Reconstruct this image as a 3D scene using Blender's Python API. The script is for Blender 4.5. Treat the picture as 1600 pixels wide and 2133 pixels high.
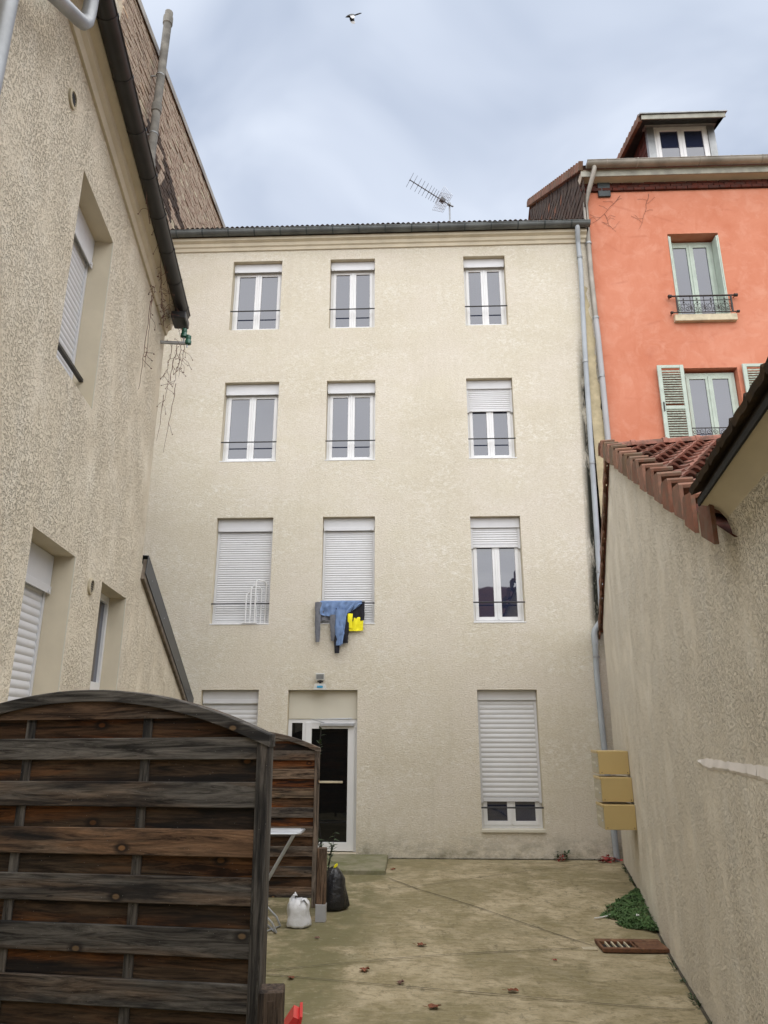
import bpy, bmesh, math, random
from mathutils import Vector, Matrix, Euler, noise
R = math.radians
random.seed(7)
for o in list(bpy.data.objects):
    bpy.data.objects.remove(o)
S = bpy.context.scene
COL = S.collection

# ------------------------------------------------------------------ camera, sky, sun, exposure
cam = bpy.data.cameras.new('camera'); camo = bpy.data.objects.new('camera', cam); COL.objects.link(camo)
camo.location = (0, 0, 2.0); camo.rotation_euler = (R(90 + 16.769), 0, R(2.172))
cam.sensor_fit = 'HORIZONTAL'; cam.sensor_width = 36; cam.lens = 36 * 1479 / 1600
cam.clip_start = 0.05; cam.clip_end = 2000
S.camera = camo
SUN_ELEV, SUN_AZ = 64, 184          # azimuth clockwise from +Y: behind the camera, a little to the left
W = bpy.data.worlds.new('World'); S.world = W; W.use_nodes = True
nt = W.node_tree; nt.nodes.clear()
def wn(t, **k):
    n = nt.nodes.new(t)
    for a, b in k.items(): setattr(n, a, b)
    return n
wout = wn('ShaderNodeOutputWorld'); wbg = wn('ShaderNodeBackground'); wbg.inputs['Strength'].default_value = 1.0
sky = wn('ShaderNodeTexSky', sky_type='NISHITA', sun_disc=False, sun_elevation=R(SUN_ELEV), sun_rotation=R(SUN_AZ))
skm = wn('ShaderNodeVectorMath', operation='SCALE'); skm.inputs['Scale'].default_value = 0.04
nt.links.new(sky.outputs[0], skm.inputs[0])
tc = wn('ShaderNodeTexCoord'); sep = wn('ShaderNodeSeparateXYZ'); nt.links.new(tc.outputs['Generated'], sep.inputs[0])
mx = wn('ShaderNodeMath', operation='MAXIMUM'); mx.inputs[1].default_value = 0.18; nt.links.new(sep.outputs[2], mx.inputs[0])
dv = wn('ShaderNodeVectorMath', operation='DIVIDE'); cb = wn('ShaderNodeCombineXYZ')
for i in range(3): nt.links.new(mx.outputs[0], cb.inputs[i])
nt.links.new(tc.outputs['Generated'], dv.inputs[0]); nt.links.new(cb.outputs[0], dv.inputs[1])
cn = wn('ShaderNodeTexNoise'); cn.inputs['Scale'].default_value = 1.9; cn.inputs['Detail'].default_value = 4; cn.inputs['Roughness'].default_value = 0.5; cn.inputs['Distortion'].default_value = 0.5
nt.links.new(dv.outputs[0], cn.inputs['Vector'])
cr = wn('ShaderNodeValToRGB'); e = cr.color_ramp.elements
e[0].position = 0.36; e[0].color = (0.150, 0.172, 0.213, 1); e[1].position = 0.64; e[1].color = (0.236, 0.256, 0.292, 1)
nt.links.new(cn.outputs['Fac'], cr.inputs[0])
cmix = wn('ShaderNodeMix', data_type='RGBA'); cmix.inputs[0].default_value = 0.86
nt.links.new(skm.outputs[0], cmix.inputs[6]); nt.links.new(cr.outputs[0], cmix.inputs[7])
nt.links.new(cmix.outputs[2], wbg.inputs[0]); nt.links.new(wbg.outputs[0], wout.inputs[0])
sun = bpy.data.lights.new('sun', 'SUN'); sun.energy = 1.5; sun.angle = R(124); sun.color = (1.0, 0.965, 0.92)
suno = bpy.data.objects.new('sun', sun); COL.objects.link(suno)
az = R(SUN_AZ); sd = Vector((math.sin(az) * math.cos(R(SUN_ELEV)), math.cos(az) * math.cos(R(SUN_ELEV)), math.sin(R(SUN_ELEV))))
suno.rotation_euler = (-sd).to_track_quat('-Z', 'Y').to_euler(); suno.location = (0, -10, 20)
S.view_settings.view_transform = 'Standard'; S.view_settings.look = 'None'
S.view_settings.exposure = 1.86; S.view_settings.gamma = 1.0; S.view_settings.use_curve_mapping = False
S.render.engine = 'CYCLES'

# ------------------------------------------------------------------ materials
MATS = {}
class NB:
    def __init__(s, name):
        s.m = bpy.data.materials.new(name); s.m.use_nodes = True; s.t = s.m.node_tree; s.t.nodes.clear()
        s.out = s.n('ShaderNodeOutputMaterial'); s.b = s.n('ShaderNodeBsdfPrincipled'); s.l(s.b.outputs[0], s.out.inputs[0])
        MATS[name] = s.m
    def n(s, t, **k):
        x = s.t.nodes.new(t)
        for a, b in k.items(): setattr(x, a, b)
        return x
    def l(s, a, b): s.t.links.new(a, b)
    def put(s, sock, v):
        if hasattr(v, 'links'): s.l(v, sock)
        else: sock.default_value = v
    def coord(s, scale=(1, 1, 1), rand=False, loc=(0, 0, 0), world=False):
        if world: c = s.n('ShaderNodeNewGeometry').outputs['Position']
        else: c = s.n('ShaderNodeTexCoord').outputs['Object']
        if rand:
            oi = s.n('ShaderNodeObjectInfo'); mu = s.n('ShaderNodeMath', operation='MULTIPLY'); mu.inputs[1].default_value = 61.7
            s.l(oi.outputs['Random'], mu.inputs[0])
            ad = s.n('ShaderNodeVectorMath', operation='ADD'); s.l(c, ad.inputs[0]); s.l(mu.outputs[0], ad.inputs[1]); c = ad.outputs[0]
        mp = s.n('ShaderNodeMapping'); mp.inputs['Scale'].default_value = scale; mp.inputs['Location'].default_value = loc
        s.l(c, mp.inputs[0]); return mp.outputs[0]
    def noise(s, co, scale, detail=4, rough=.55, dist=0.0, typ=None):
        x = s.n('ShaderNodeTexNoise')
        if typ: x.noise_type = typ
        x.inputs['Scale'].default_value = scale; x.inputs['Detail'].default_value = detail
        x.inputs['Roughness'].default_value = rough; x.inputs['Distortion'].default_value = dist
        s.l(co, x.inputs['Vector']); return x.outputs['Fac']
    def vor(s, co, scale, feature='F1', out='Distance', rnd=1.0):
        x = s.n('ShaderNodeTexVoronoi'); x.feature = feature; x.inputs['Scale'].default_value = scale; x.inputs['Randomness'].default_value = rnd
        s.l(co, x.inputs['Vector']); return x.outputs[out]
    def vor2(s, co, scale, vertical=False):
        q = s.xyz(co); cb_ = s.n('ShaderNodeCombineXYZ'); s.l(q[0], cb_.inputs[0]); s.l(q[2], cb_.inputs[1])
        x = s.n('ShaderNodeTexVoronoi'); x.voronoi_dimensions = '2D'; x.inputs['Scale'].default_value = scale
        s.l(cb_.outputs[0], x.inputs['Vector']); return x.outputs['Distance']
    def ramp(s, fac, *stops):
        x = s.n('ShaderNodeValToRGB'); el = x.color_ramp.elements
        while len(el) < len(stops): el.new(0.5)
        for i, (p, c) in enumerate(stops):
            el[i].position = p; el[i].color = (c, c, c, 1) if isinstance(c, (int, float)) else (*c, 1)
        s.l(fac, x.inputs[0]); return x.outputs[0]
    def mix(s, f, a, b, mode='MIX'):
        x = s.n('ShaderNodeMix', data_type='RGBA', blend_type=mode)
        s.put(x.inputs[0], f)
        for i, v in ((6, a), (7, b)):
            s.put(x.inputs[i], v if hasattr(v, 'links') else (*v, 1))
        return x.outputs[2]
    def math(s, op, a, b=0.0, clamp=False):
        x = s.n('ShaderNodeMath', operation=op, use_clamp=clamp); s.put(x.inputs[0], a); s.put(x.inputs[1], b); return x.outputs[0]
    def bump(s, h, strength=.5, dist=.01, prev=None):
        x = s.n('ShaderNodeBump'); x.inputs['Strength'].default_value = strength; x.inputs['Distance'].default_value = dist
        s.l(h, x.inputs['Height'])
        if prev: s.l(prev, x.inputs['Normal'])
        return x.outputs[0]
    def xyz(s, co):
        x = s.n('ShaderNodeSeparateXYZ'); s.l(co, x.inputs[0]); return x.outputs
    def fin(s, col=None, rough=.8, metal=0.0, nor=None, spec=None):
        b = s.b.inputs
        if col is not None: s.put(b['Base Color'], col if hasattr(col, 'links') else (*col, 1))
        s.put(b['Roughness'], rough); b['Metallic'].default_value = metal
        if nor: s.l(nor, b['Normal'])
        if spec is not None: b['Specular IOR Level'].default_value = spec
        return s.m

def simple(name, col, rough=.6, metal=0.0, var=.12, scale=6, bump=0.0, spec=None):
    b = NB(name); co = b.coord(rand=True)
    f = b.noise(co, scale, 5)
    lo = tuple(c * (1 - var) for c in col); hi = tuple(min(1, c * (1 + var)) for c in col)
    c = b.mix(b.ramp(f, (.3, 0), (.7, 1)), lo, hi)
    return b.fin(c, rough, metal, b.bump(b.noise(co, scale * 8, 4), bump, .003) if bump else None, spec)

def render_wall(name, col, light, dark, kind, sc=40, pit=.5, amp=.018):
    """roughcast render; kind 0 = far facade, sprayed lumps in broad bands, 1 = near wall, trowel-flattened splatter"""
    b = NB(name); co = b.coord()
    big = b.noise(b.coord((.35, .35, .8)), 1.3, 5, .6)
    c = b.mix(b.ramp(big, (.3, 0), (.7, 1)), dark, col)
    if kind == 0:
        fl = b.noise(b.coord((1, 1, 1.7)), 10.5, 9, .78, .6)
        band = b.noise(b.coord((.55, .55, 1.1)), 1.6, 5, .65, .4)
        m = b.math('MULTIPLY', b.ramp(fl, (.46, 0), (.62, .9)), b.ramp(band, (.38, .15), (.62, 1)))
        c = b.mix(m, c, light)
        pk = b.noise(b.coord((.6, .6, .9)), 1.1, 4, .55)
        c = b.mix(b.ramp(pk, (.44, 0), (.64, .6)), c, (.70, .64, .555))
        gr = b.noise(b.coord((1, 1, 2.0)), 30, 5, .75, .6)
        c = b.mix(b.ramp(gr, (.36, .55), (.47, 0)), c, tuple(k * .80 for k in dark))
        c = b.mix(b.ramp(gr, (.53, 0), (.68, .75)), c, light)
        rs = b.noise(b.coord((2.6, 2.6, .16)), 2.0, 6, .68)
        c = b.mix(b.ramp(rs, (.52, 0), (.74, .22)), c, tuple(k * .84 for k in dark))
        h = b.noise(b.coord((1, 1, 2.0)), 30, 5, .75, .6)
        nor = b.bump(h, .8, .025)
        nor = b.bump(b.noise(co, 130, 3), .3, .004, nor)
        # damp, soot and algae along the downpipe side and at the foot of the wall
        x, y, z = b.xyz(co)
        st = b.noise(b.coord((3.0, 3.0, .7)), 2.2, 6, .7)
        e1 = b.math('MULTIPLY', b.ramp(b.math('SUBTRACT', x, b.math('MULTIPLY', z, .028)), (0, 0), (1, 1)), 1.0)
        xr = b.math('SUBTRACT', x, b.math('MULTIPLY', z, .032))           # follows the leaning pipe
        near = b.math('MULTIPLY', b.math('SUBTRACT', xr, 2.92), 9.0, True)
        zz = b.math('MULTIPLY', b.math('MULTIPLY', b.math('SUBTRACT', z, 3.0), 1.2, True), b.math('MULTIPLY', b.math('SUBTRACT', 9.3, z), .8, True))
        sm = b.math('MULTIPLY', b.math('MULTIPLY', near, zz), b.ramp(st, (.33, 0), (.50, 1)))
        c = b.mix(sm, c, (.026, .027, .020))
        ft = b.math('MULTIPLY', b.math('SUBTRACT', .42, z), 2.6, True)
        c = b.mix(b.math('MULTIPLY', ft, b.ramp(b.noise(b.coord((1.5, 1.5, 2.5)), 2.4, 7, .7), (.42, 0), (.66, .75))), c, (.17, .155, .10))
    else:
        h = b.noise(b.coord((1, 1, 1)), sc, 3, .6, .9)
        # smoother, trowelled-out zones between coarse ones
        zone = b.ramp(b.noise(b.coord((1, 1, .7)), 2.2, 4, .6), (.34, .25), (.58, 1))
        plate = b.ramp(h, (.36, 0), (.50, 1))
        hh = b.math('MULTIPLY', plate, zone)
        nor = b.bump(hh, 1.0, amp)
        nor = b.bump(b.noise(co, 150, 3, .6), .35, .003, nor)
        fl = b.noise(b.coord((1, 1, .6)), 2.6, 7, .7)
        c = b.mix(b.ramp(fl, (.48, 0), (.70, .85)), c, light)
        st = b.noise(b.coord((1.6, 1.6, .22)), 2.3, 6, .65)
        c = b.mix(b.ramp(st, (.52, 0), (.80, .4)), c, dark)
        c = b.mix(b.math('MULTIPLY', b.ramp(h, (.30, pit), (.46, 0)), zone), c, tuple(k * .42 for k in dark))  # splatter pits darkened: recess shade painted into the colour
    return b.fin(c, .93, 0, nor, .2)

render_wall('facade_render', (.675, .620, .500), (.80, .77, .70), (.600, .542, .425), 0)
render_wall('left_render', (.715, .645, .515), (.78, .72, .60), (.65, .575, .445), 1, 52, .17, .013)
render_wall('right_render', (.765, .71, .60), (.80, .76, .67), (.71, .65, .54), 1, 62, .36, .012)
simple('smooth_render', (.58, .515, .39), .9, var=.07, scale=3, bump=.15)
simple('moulding', (.60, .54, .42), .9, var=.10, scale=3, bump=.3)
simple('white_plastic', (.70, .705, .71), .38, var=.03, scale=4)
simple('shutter_plastic', (.61, .615, .63), .45, var=.04, scale=4)
simple('cream_panel', (.58, .55, .46), .6, var=.05, scale=2)
simple('black_iron', (.012, .011, .011), .5, var=.4, scale=10)
simple('brown_iron', (.020, .012, .010), .55, var=.4, scale=10)
simple('zinc', (.30, .31, .315), .5, .55, var=.28, scale=3)
simple('old_zinc', (.30, .275, .24), .6, .35, var=.3, scale=2.5)
simple('dark_zinc', (.045, .055, .058), .5, .3, var=.35, scale=3)
simple('grey_gutter', (.115, .125, .125), .5, .35, var=.4, scale=2.2)
simple('black_gutter', (.020, .020, .021), .42, .1, var=.4, scale=3)
simple('anthracite', (.045, .048, .052), .45, .1, var=.1, scale=2)
simple('blue_pvc', (.33, .36, .39), .5, var=.16, scale=2.5)
simple('grey_pvc', (.36, .36, .37), .5, var=.07, scale=2.5)
simple('fibre_cement', (.175, .165, .145), .85, var=.4, scale=4, bump=.4)
simple('galvanised', (.48, .50, .53), .42, .75, var=.1)
simple('mail_yellow', (.50, .375, .165), .4, var=.04, scale=3)
simple('mail_front', (.40, .36, .26), .45, var=.06, scale=3)
simple('dark_gap', (.01, .01, .01), .9)
simple('paint_green', (.43, .50, .435), .6, var=.10, scale=6)
simple('louvre_paint', (.31, .345, .285), .8, var=.32, scale=16, bump=.3)
simple('stone_sill', (.48, .42, .30), .85, var=.25, scale=7, bump=.3)
simple('red_plastic', (.55, .03, .03), .35, var=.06)
simple('grey_cloth', (.14, .145, .165), .95, var=.12, scale=30, bump=.3)
simple('denim', (.145, .225, .40), .9, var=.18, scale=12, bump=.3)
simple('black_cloth', (.010, .010, .016), .9, var=.3, scale=20)
simple('yellow_cloth', (.85, .76, .01), .75, var=.05, scale=12)
simple('lamp_body', (.55, .55, .52), .5, var=.1)
simple('lamp_dark', (.03, .03, .03), .5)
simple('lens_blue', (.05, .32, .55), .25, var=.2, scale=60)
simple('glass_green', (.03, .11, .075), .12, var=.2)
simple('vine', (.13, .065, .05), .9, var=.35, scale=20)
simple('leaf_dead', (.17, .055, .025), .8, var=.45, scale=25)
simple('leaf_red', (.28, .035, .03), .7, var=.4, scale=25)
simple('plant_green', (.04, .07, .028), .6, var=.4, scale=20)
simple('ivy', (.060, .125, .034), .7, var=.45, scale=7)
simple('moss', (.10, .13, .02), .95, var=.4, scale=30, bump=.6)
simple('bird_black', (.012, .012, .016), .5, var=.3)
simple('bird_white', (.70, .70, .72), .7, var=.05)
simple('litter_white', (.75, .75, .75), .6)
simple('wood_batten', (.16, .13, .10), .85, var=.4, scale=8, bump=.3)
simple('mortar', (.30, .25, .19), .95, var=.2, scale=8, bump=.4)
simple('soffit_board', (.46, .39, .30), .8, var=.14, scale=2)
simple('weathered_white', (.33, .325, .28), .8, var=.3, scale=4, bump=.3)
simple('render_patch', (.74, .70, .66), .9, var=.12, scale=4, bump=.4)
simple('bare_plaster', (.46, .39, .25), .95, var=.25, scale=5, bump=.5)
simple('behind_wall', (.34, .30, .23), .9, var=.15, scale=1)
simple('behind_roof', (.16, .07, .05), .9, var=.3, scale=2)

# window glass: a dark room behind double glazing that mirrors the sky
def glass(name, base, ior):
    b = NB(name); b.fin(base, .02, 0, b.bump(b.noise(b.coord(rand=True), 1.6, 2), .03, .03)); b.b.inputs['IOR'].default_value = ior
glass('window_glass', (.018, .024, .050), 2.05)
glass('door_glass', (.006, .006, .006), 1.5)
# bin bag film, shopping bag film
b = NB('bin_bag'); co = b.coord(); b.fin((.012, .012, .014), .28, 0, b.bump(b.noise(co, 16, 5, .6, .6), .7, .02))
b = NB('shopping_bag'); co = b.coord(); b.fin((.74, .75, .77), .4, 0, b.bump(b.noise(co, 13, 4, .55, .5), .5, .02)); b.b.inputs['Transmission Weight'].default_value = .1

# orange limewash
b = NB('orange_render'); co = b.coord()
n1 = b.noise(b.coord((1, 1, 1)), .9, 6, .62, .8); n2 = b.noise(co, 3.2, 6, .65, .6); n3 = b.noise(b.coord((1.6, 1.6, .5)), 1.3, 5, .6, 1.2)
c = b.mix(b.ramp(n1, (.3, 0), (.72, 1)), (.51, .180, .105), (.60, .250, .162))
c = b.mix(b.ramp(n2, (.48, 0), (.78, .55)), c, (.66, .34, .245))
c = b.mix(b.ramp(n3, (.54, 0), (.70, .38)), c, (.47, .148, .078))
vr = b.vor(b.coord((1, 1, 1.7)), .8, 'DISTANCE_TO_EDGE'); dd = b.noise(co, 2.2, 4)
c = b.mix(b.math('MULTIPLY', b.ramp(vr, (.0, .35), (.05, 0)), b.ramp(dd, (.5, 0), (.6, 1))), c, (.40, .12, .07))
b.fin(c, .92, 0, b.bump(b.noise(co, 24, 5, .6), .22, .008), .2)

# concrete yard
b = NB('concrete'); co = b.coord()
n1 = b.noise(co, .8, 7, .66, .3); n2 = b.noise(co, 2.9, 8, .72, .4); n3 = b.noise(b.coord((1.2, 16, 1)), 3.0, 4, .6); n4 = b.noise(co, 42, 3, .6)
c = b.mix(b.ramp(n2, (.38, 0), (.60, 1)), (.255, .212, .118), (.42, .355, .235))
c = b.mix(b.ramp(n1, (.46, 0), (.57, .85)), c, (.195, .165, .080))
c = b.mix(b.math('MULTIPLY', b.ramp(n3, (.5, 0), (.66, .6)), b.ramp(n1, (.35, .4), (.6, 1))), c, (.36, .315, .225))
c = b.mix(b.ramp(b.noise(b.coord((3, 1, 1)), 2.4, 8, .75), (.57, 0), (.68, .7)), c, (.095, .085, .050))
x, y, z = b.xyz(co)
gm = b.math('MULTIPLY', b.math('MULTIPLY', b.math('SUBTRACT', b.math('ADD', -.25, b.math('MULTIPLY', b.math('SUBTRACT', y, 7), .06)), x), 2.0, True), b.ramp(b.noise(co, 1.7, 7, .7), (.40, 0), (.52, .85)))
c = b.mix(gm, c, (.135, .125, .058))
c = b.mix(b.ramp(n4, (.30, .35), (.45, 0)), c, (.10, .09, .06))
n5 = b.noise(b.coord((1.0, 1.7, 1)), 8, 8, .78, .6)
c = b.mix(b.ramp(n5, (.40, .6), (.50, 0)), c, (.15, .125, .064))
c = b.mix(b.ramp(n5, (.56, 0), (.68, .5)), c, (.42, .37, .28))
nor = b.bump(n3, .25, .006); nor = b.bump(n4, .3, .004, nor)
b.fin(c, b.ramp(n1, (.4, .86), (.62, .58)), 0, nor, .3)
b = NB('mossy_step'); co = b.coord()
c = b.mix(b.ramp(b.noise(co, 3, 7, .7), (.38, 0), (.62, 1)), (.24, .22, .15), (.125, .13, .055))
b.fin(c, .9, 0, b.bump(b.noise(co, 50, 4), .5, .006))
simple('joint', (.06, .052, .036), .95, var=.3)

# timber: per-object tint through the object colour, grain along local X ('wood') or Z ('wood_up')
def wood(name, sc, red_amt=.8):
    b = NB(name); oc = b.n('ShaderNodeObjectInfo').outputs['Color']
    co = b.coord(sc, rand=True)
    cg = b.coord(tuple(.35 if v < 3 else 3.2 for v in sc), rand=True)
    g = b.noise(co, 2.2, 8, .72, 1.1)
    g2 = b.noise(co, 6.0, 5, .7, .4)
    blot = b.noise(cg, 2.0, 5, .6, .5)
    col = b.mix(b.ramp(g, (.36, 0), (.62, 1)), (.20, .19, .18), (1.9, 1.84, 1.76))
    c = b.mix(1.0, col, oc, 'MULTIPLY')
    red = b.mix(1.0, b.mix(b.ramp(g, (.36, 0), (.64, 1)), (.35, .16, .06), (3.6, 2.0, .85)), oc, 'MULTIPLY')
    c = b.mix(b.ramp(blot, (.49, 0), (.62, red_amt)), c, red)
    c = b.mix(b.ramp(b.noise(cg, 2.8, 6, .65, .3), (.50, 0), (.62, .86)), c, (.008, .008, .009))
    kx = tuple(.85 if v < 3 else 1.35 for v in sc)
    kv = b.vor2(b.coord(kx, rand=True), 1.9)
    c = b.mix(b.ramp(kv, (.022, 1), (.032, 0)), c, b.mix(1.0, (1.9, 1.3, .75), oc, 'MULTIPLY'))
    c = b.mix(b.math('MULTIPLY', b.ramp(kv, (.020, 0), (.030, .85)), b.ramp(kv, (.038, 1), (.075, 0))), c, (.010, .008, .007))
    c = b.mix(b.ramp(g2, (.30, .8), (.42, 0)), c, (.006, .006, .006))
    sp = b.vor(b.coord((1, 1, 1), rand=True), 38)
    c = b.mix(b.ramp(sp, (.035, .7), (.06, 0)), c, (.28, .27, .25))
    nor = b.bump(g, .6, .005); nor = b.bump(g2, .4, .002, nor)
    b.fin(c, .82, 0, nor, .25)
wood('wood', (1.1, 16, 16), .34); wood('wood_back', (1.1, 16, 16), .85); wood('wood_up', (16, 16, 1.1), .15)

# clay tiles: tint from the object colour, lichen and soot on top
def clay(name, base, dirt):
    b = NB(name); oc = b.n('ShaderNodeObjectInfo').outputs['Color']; co = b.coord(rand=True)
    c = b.mix(b.ramp(b.noise(co, 9, 6, .7), (.35, 0), (.65, 1)), tuple(k * .68 for k in base), base)
    c = b.mix(1.0, c, oc, 'MULTIPLY')
    c = b.mix(b.ramp(b.noise(co, 5.5, 7, .72), (.44, 0), (.60, .85)), c, dirt)
    b.fin(c, .9, 0, b.bump(b.noise(co, 60, 4), .35, .003), .2)
clay('clay_tile', (.31, .135, .098), (.085, .055, .042))
clay('clay_verge', (.29, .15, .105), (.15, .11, .08))
clay('brick_clay', (.41, .31, .245), (.45, .375, .29))
clay('brick_dark', (.125, .036, .026), (.06, .03, .025))
clay('slate_clay', (.105, .075, .058), (.05, .04, .035))
b = NB('rust'); co = b.coord()
c = b.mix(b.ramp(b.noise(co, 14, 6, .7), (.35, 0), (.65, 1)), (.085, .040, .022), (.19, .085, .042))
c = b.mix(b.ramp(b.noise(co, 6, 5), (.58, 0), (.7, .8)), c, (.30, .19, .10)); b.fin(c, .8, .1, b.bump(b.noise(co, 60, 4), .4, .003))

# ------------------------------------------------------------------ mesh helpers
class MB:
    def __init__(s): s.v = []; s.f = []; s.mi = []
    def add(s, vs, fs, mi=0):
        k = len(s.v); s.v += [tuple(v) for v in vs]; s.f += [tuple(i + k for i in f) for f in fs]; s.mi += [mi] * len(fs); return s
    def box(s, x0, x1, y0, y1, z0, z1, mi=0):
        return s.add([(x0, y0, z0), (x1, y0, z0), (x1, y1, z0), (x0, y1, z0), (x0, y0, z1), (x1, y0, z1), (x1, y1, z1), (x0, y1, z1)],
                     [(3, 2, 1, 0), (4, 5, 6, 7), (0, 1, 5, 4), (1, 2, 6, 5), (2, 3, 7, 6), (3, 0, 4, 7)], mi)
    def cbox(s, x0, x1, y0, y1, z0, z1, c=.004, mi=0):
        bm = bmesh.new(); bmesh.ops.create_cube(bm, size=1)
        for v in bm.verts: v.co = Vector(((x0 + x1) / 2 + v.co.x * (x1 - x0), (y0 + y1) / 2 + v.co.y * (y1 - y0), (z0 + z1) / 2 + v.co.z * (z1 - z0)))
        bmesh.ops.bevel(bm, geom=bm.edges[:], offset=c, segments=1, affect='EDGES')
        bm.verts.index_update(); s.add([v.co[:] for v in bm.verts], [[v.index for v in f.verts] for f in bm.faces], mi); bm.free(); return s
    def tube(s, pts, r, n=8, cap=True, mi=0):
        pts = [Vector(p) for p in pts]; rs = r if isinstance(r, (list, tuple)) else [r] * len(pts)
        k = len(pts); ring = []
        t = (pts[1] - pts[0]).normalized(); u = t.orthogonal().normalized()
        for i, p in enumerate(pts):
            if i == 0: d = pts[1] - pts[0]
            elif i == k - 1: d = pts[-1] - pts[-2]
            else: d = (pts[i + 1] - p).normalized() + (p - pts[i - 1]).normalized()
            d.normalize(); u = (u - d * u.dot(d)).normalized(); w = d.cross(u)
            ring.append([p + (u * math.cos(2 * math.pi * j / n) + w * math.sin(2 * math.pi * j / n)) * rs[i] for j in range(n)])
        vs = [q for rg in ring for q in rg]
        fs = [(i * n + j, i * n + (j + 1) % n, (i + 1) * n + (j + 1) % n, (i + 1) * n + j) for i in range(k - 1) for j in range(n)]
        if cap: fs += [tuple(range(n - 1, -1, -1)), tuple(range((k - 1) * n, k * n))]
        return s.add(vs, fs, mi)
    def flat(s, pts, wid, thk, side, n=12, fold=0.0, seed=0, mi=0):
        """flattened tube: cloth limb; side = width direction"""
        pts = [Vector(p) for p in pts]; side = Vector(side).normalized(); vs = []; k = len(pts)
        for i, p in enumerate(pts):
            d = (pts[min(i + 1, k - 1)] - pts[max(i - 1, 0)]).normalized(); nn = d.cross(side).normalized()
            for j in range(n):
                a = 2 * math.pi * j / n
                q = p + side * (math.cos(a) * wid[i] / 2) + nn * (math.sin(a) * thk[i] / 2)
                if fold: q += nn * (fold * (noise.noise(Vector((math.cos(a) * wid[i] * 16, i * .35, seed))) )) + side * (fold * .5 * noise.noise(Vector((i * .8, seed + 5, j * .3))))
                vs.append(q)
        fs = [(i * n + j, i * n + (j + 1) % n, (i + 1) * n + (j + 1) % n, (i + 1) * n + j) for i in range(k - 1) for j in range(n)]
        fs += [tuple(range(n - 1, -1, -1)), tuple(range((k - 1) * n, k * n))]
        return s.add(vs, fs, mi)
    def prism(s, poly, a, b, axis='y', mi=0):
        """poly: 2-D points; extruded from a to b along axis (y: poly is x,z; x: poly is y,z; z: poly is x,y)"""
        f = {'y': lambda p, t: (p[0], t, p[1]), 'x': lambda p, t: (t, p[0], p[1]), 'z': lambda p, t: (p[0], p[1], t)}[axis]
        n = len(poly); vs = [f(p, a) for p in poly] + [f(p, b) for p in poly]
        fs = [tuple(range(n)), tuple(range(2 * n - 1, n - 1, -1))] + [(i + n, (i + 1) % n + n, (i + 1) % n, i) for i in range(n)]
        return s.add(vs, fs, mi)
    def lathe(s, prof, n=14, org=(0, 0, 0), axis='z', mi=0):
        vs = []
        for r, h in prof:
            for j in range(n):
                a = 2 * math.pi * j / n; c, d = r * math.cos(a), r * math.sin(a)
                vs.append({'z': (org[0] + c, org[1] + d, org[2] + h), 'y': (org[0] + c, org[1] + h, org[2] + d), 'x': (org[0] + h, org[1] + c, org[2] + d)}[axis])
        k = len(prof); fs = [(i * n + j, i * n + (j + 1) % n, (i + 1) * n + (j + 1) % n, (i + 1) * n + j) for i in range(k - 1) for j in range(n)]
        fs += [tuple(range(n - 1, -1, -1)), tuple(range((k - 1) * n, k * n))]
        return s.add(vs, fs, mi)
    def mesh(s, name, mats, smooth=False, angle=40):
        me = bpy.data.meshes.new(name); me.from_pydata([tuple(v) for v in s.v], [], s.f)
        for m in (mats if isinstance(mats, (list, tuple)) else [mats]): me.materials.append(MATS[m])
        if any(s.mi): me.polygons.foreach_set('material_index', s.mi)
        bm = bmesh.new(); bm.from_mesh(me); bmesh.ops.recalc_face_normals(bm, faces=bm.faces[:]); bm.to_mesh(me); bm.free()
        if smooth:
            me.polygons.foreach_set('use_smooth', [True] * len(me.polygons))
            try: me.set_sharp_from_angle(angle=R(angle))
            except Exception: pass
        me.update(); return me
    def build(s, name, mats, parent=None, smooth=False, loc=None, rot=None, color=None, angle=40):
        return put(name, s.mesh(name, mats, smooth, angle), parent, loc, rot, color)
def put(name, me, parent=None, loc=None, rot=None, color=None):
    o = bpy.data.objects.new(name, me); COL.objects.link(o)
    if parent: o.parent = parent
    if loc is not None: o.location = loc
    if rot is not None: o.rotation_euler = rot
    if color is not None: o.color = (*color, 1)
    return o
def tag(o, label, cat, group=None):
    o['label'] = label; o['category'] = cat
    if group: o['group'] = group
    return o
def thing(name, label, cat, loc=(0, 0, 0), rz=0.0, group=None):
    o = bpy.data.objects.new(name, None); COL.objects.link(o); o.location = loc; o.rotation_euler = (0, 0, rz); o.empty_display_size = .2
    return tag(o, label, cat, group)
def structure(o): o['kind'] = 'structure'; return o
def rnd(a, b): return random.uniform(a, b)
def jit(c, a=.15):
    k = rnd(1 - a, 1 + a); return tuple(min(1, v * k) for v in c)

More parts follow.
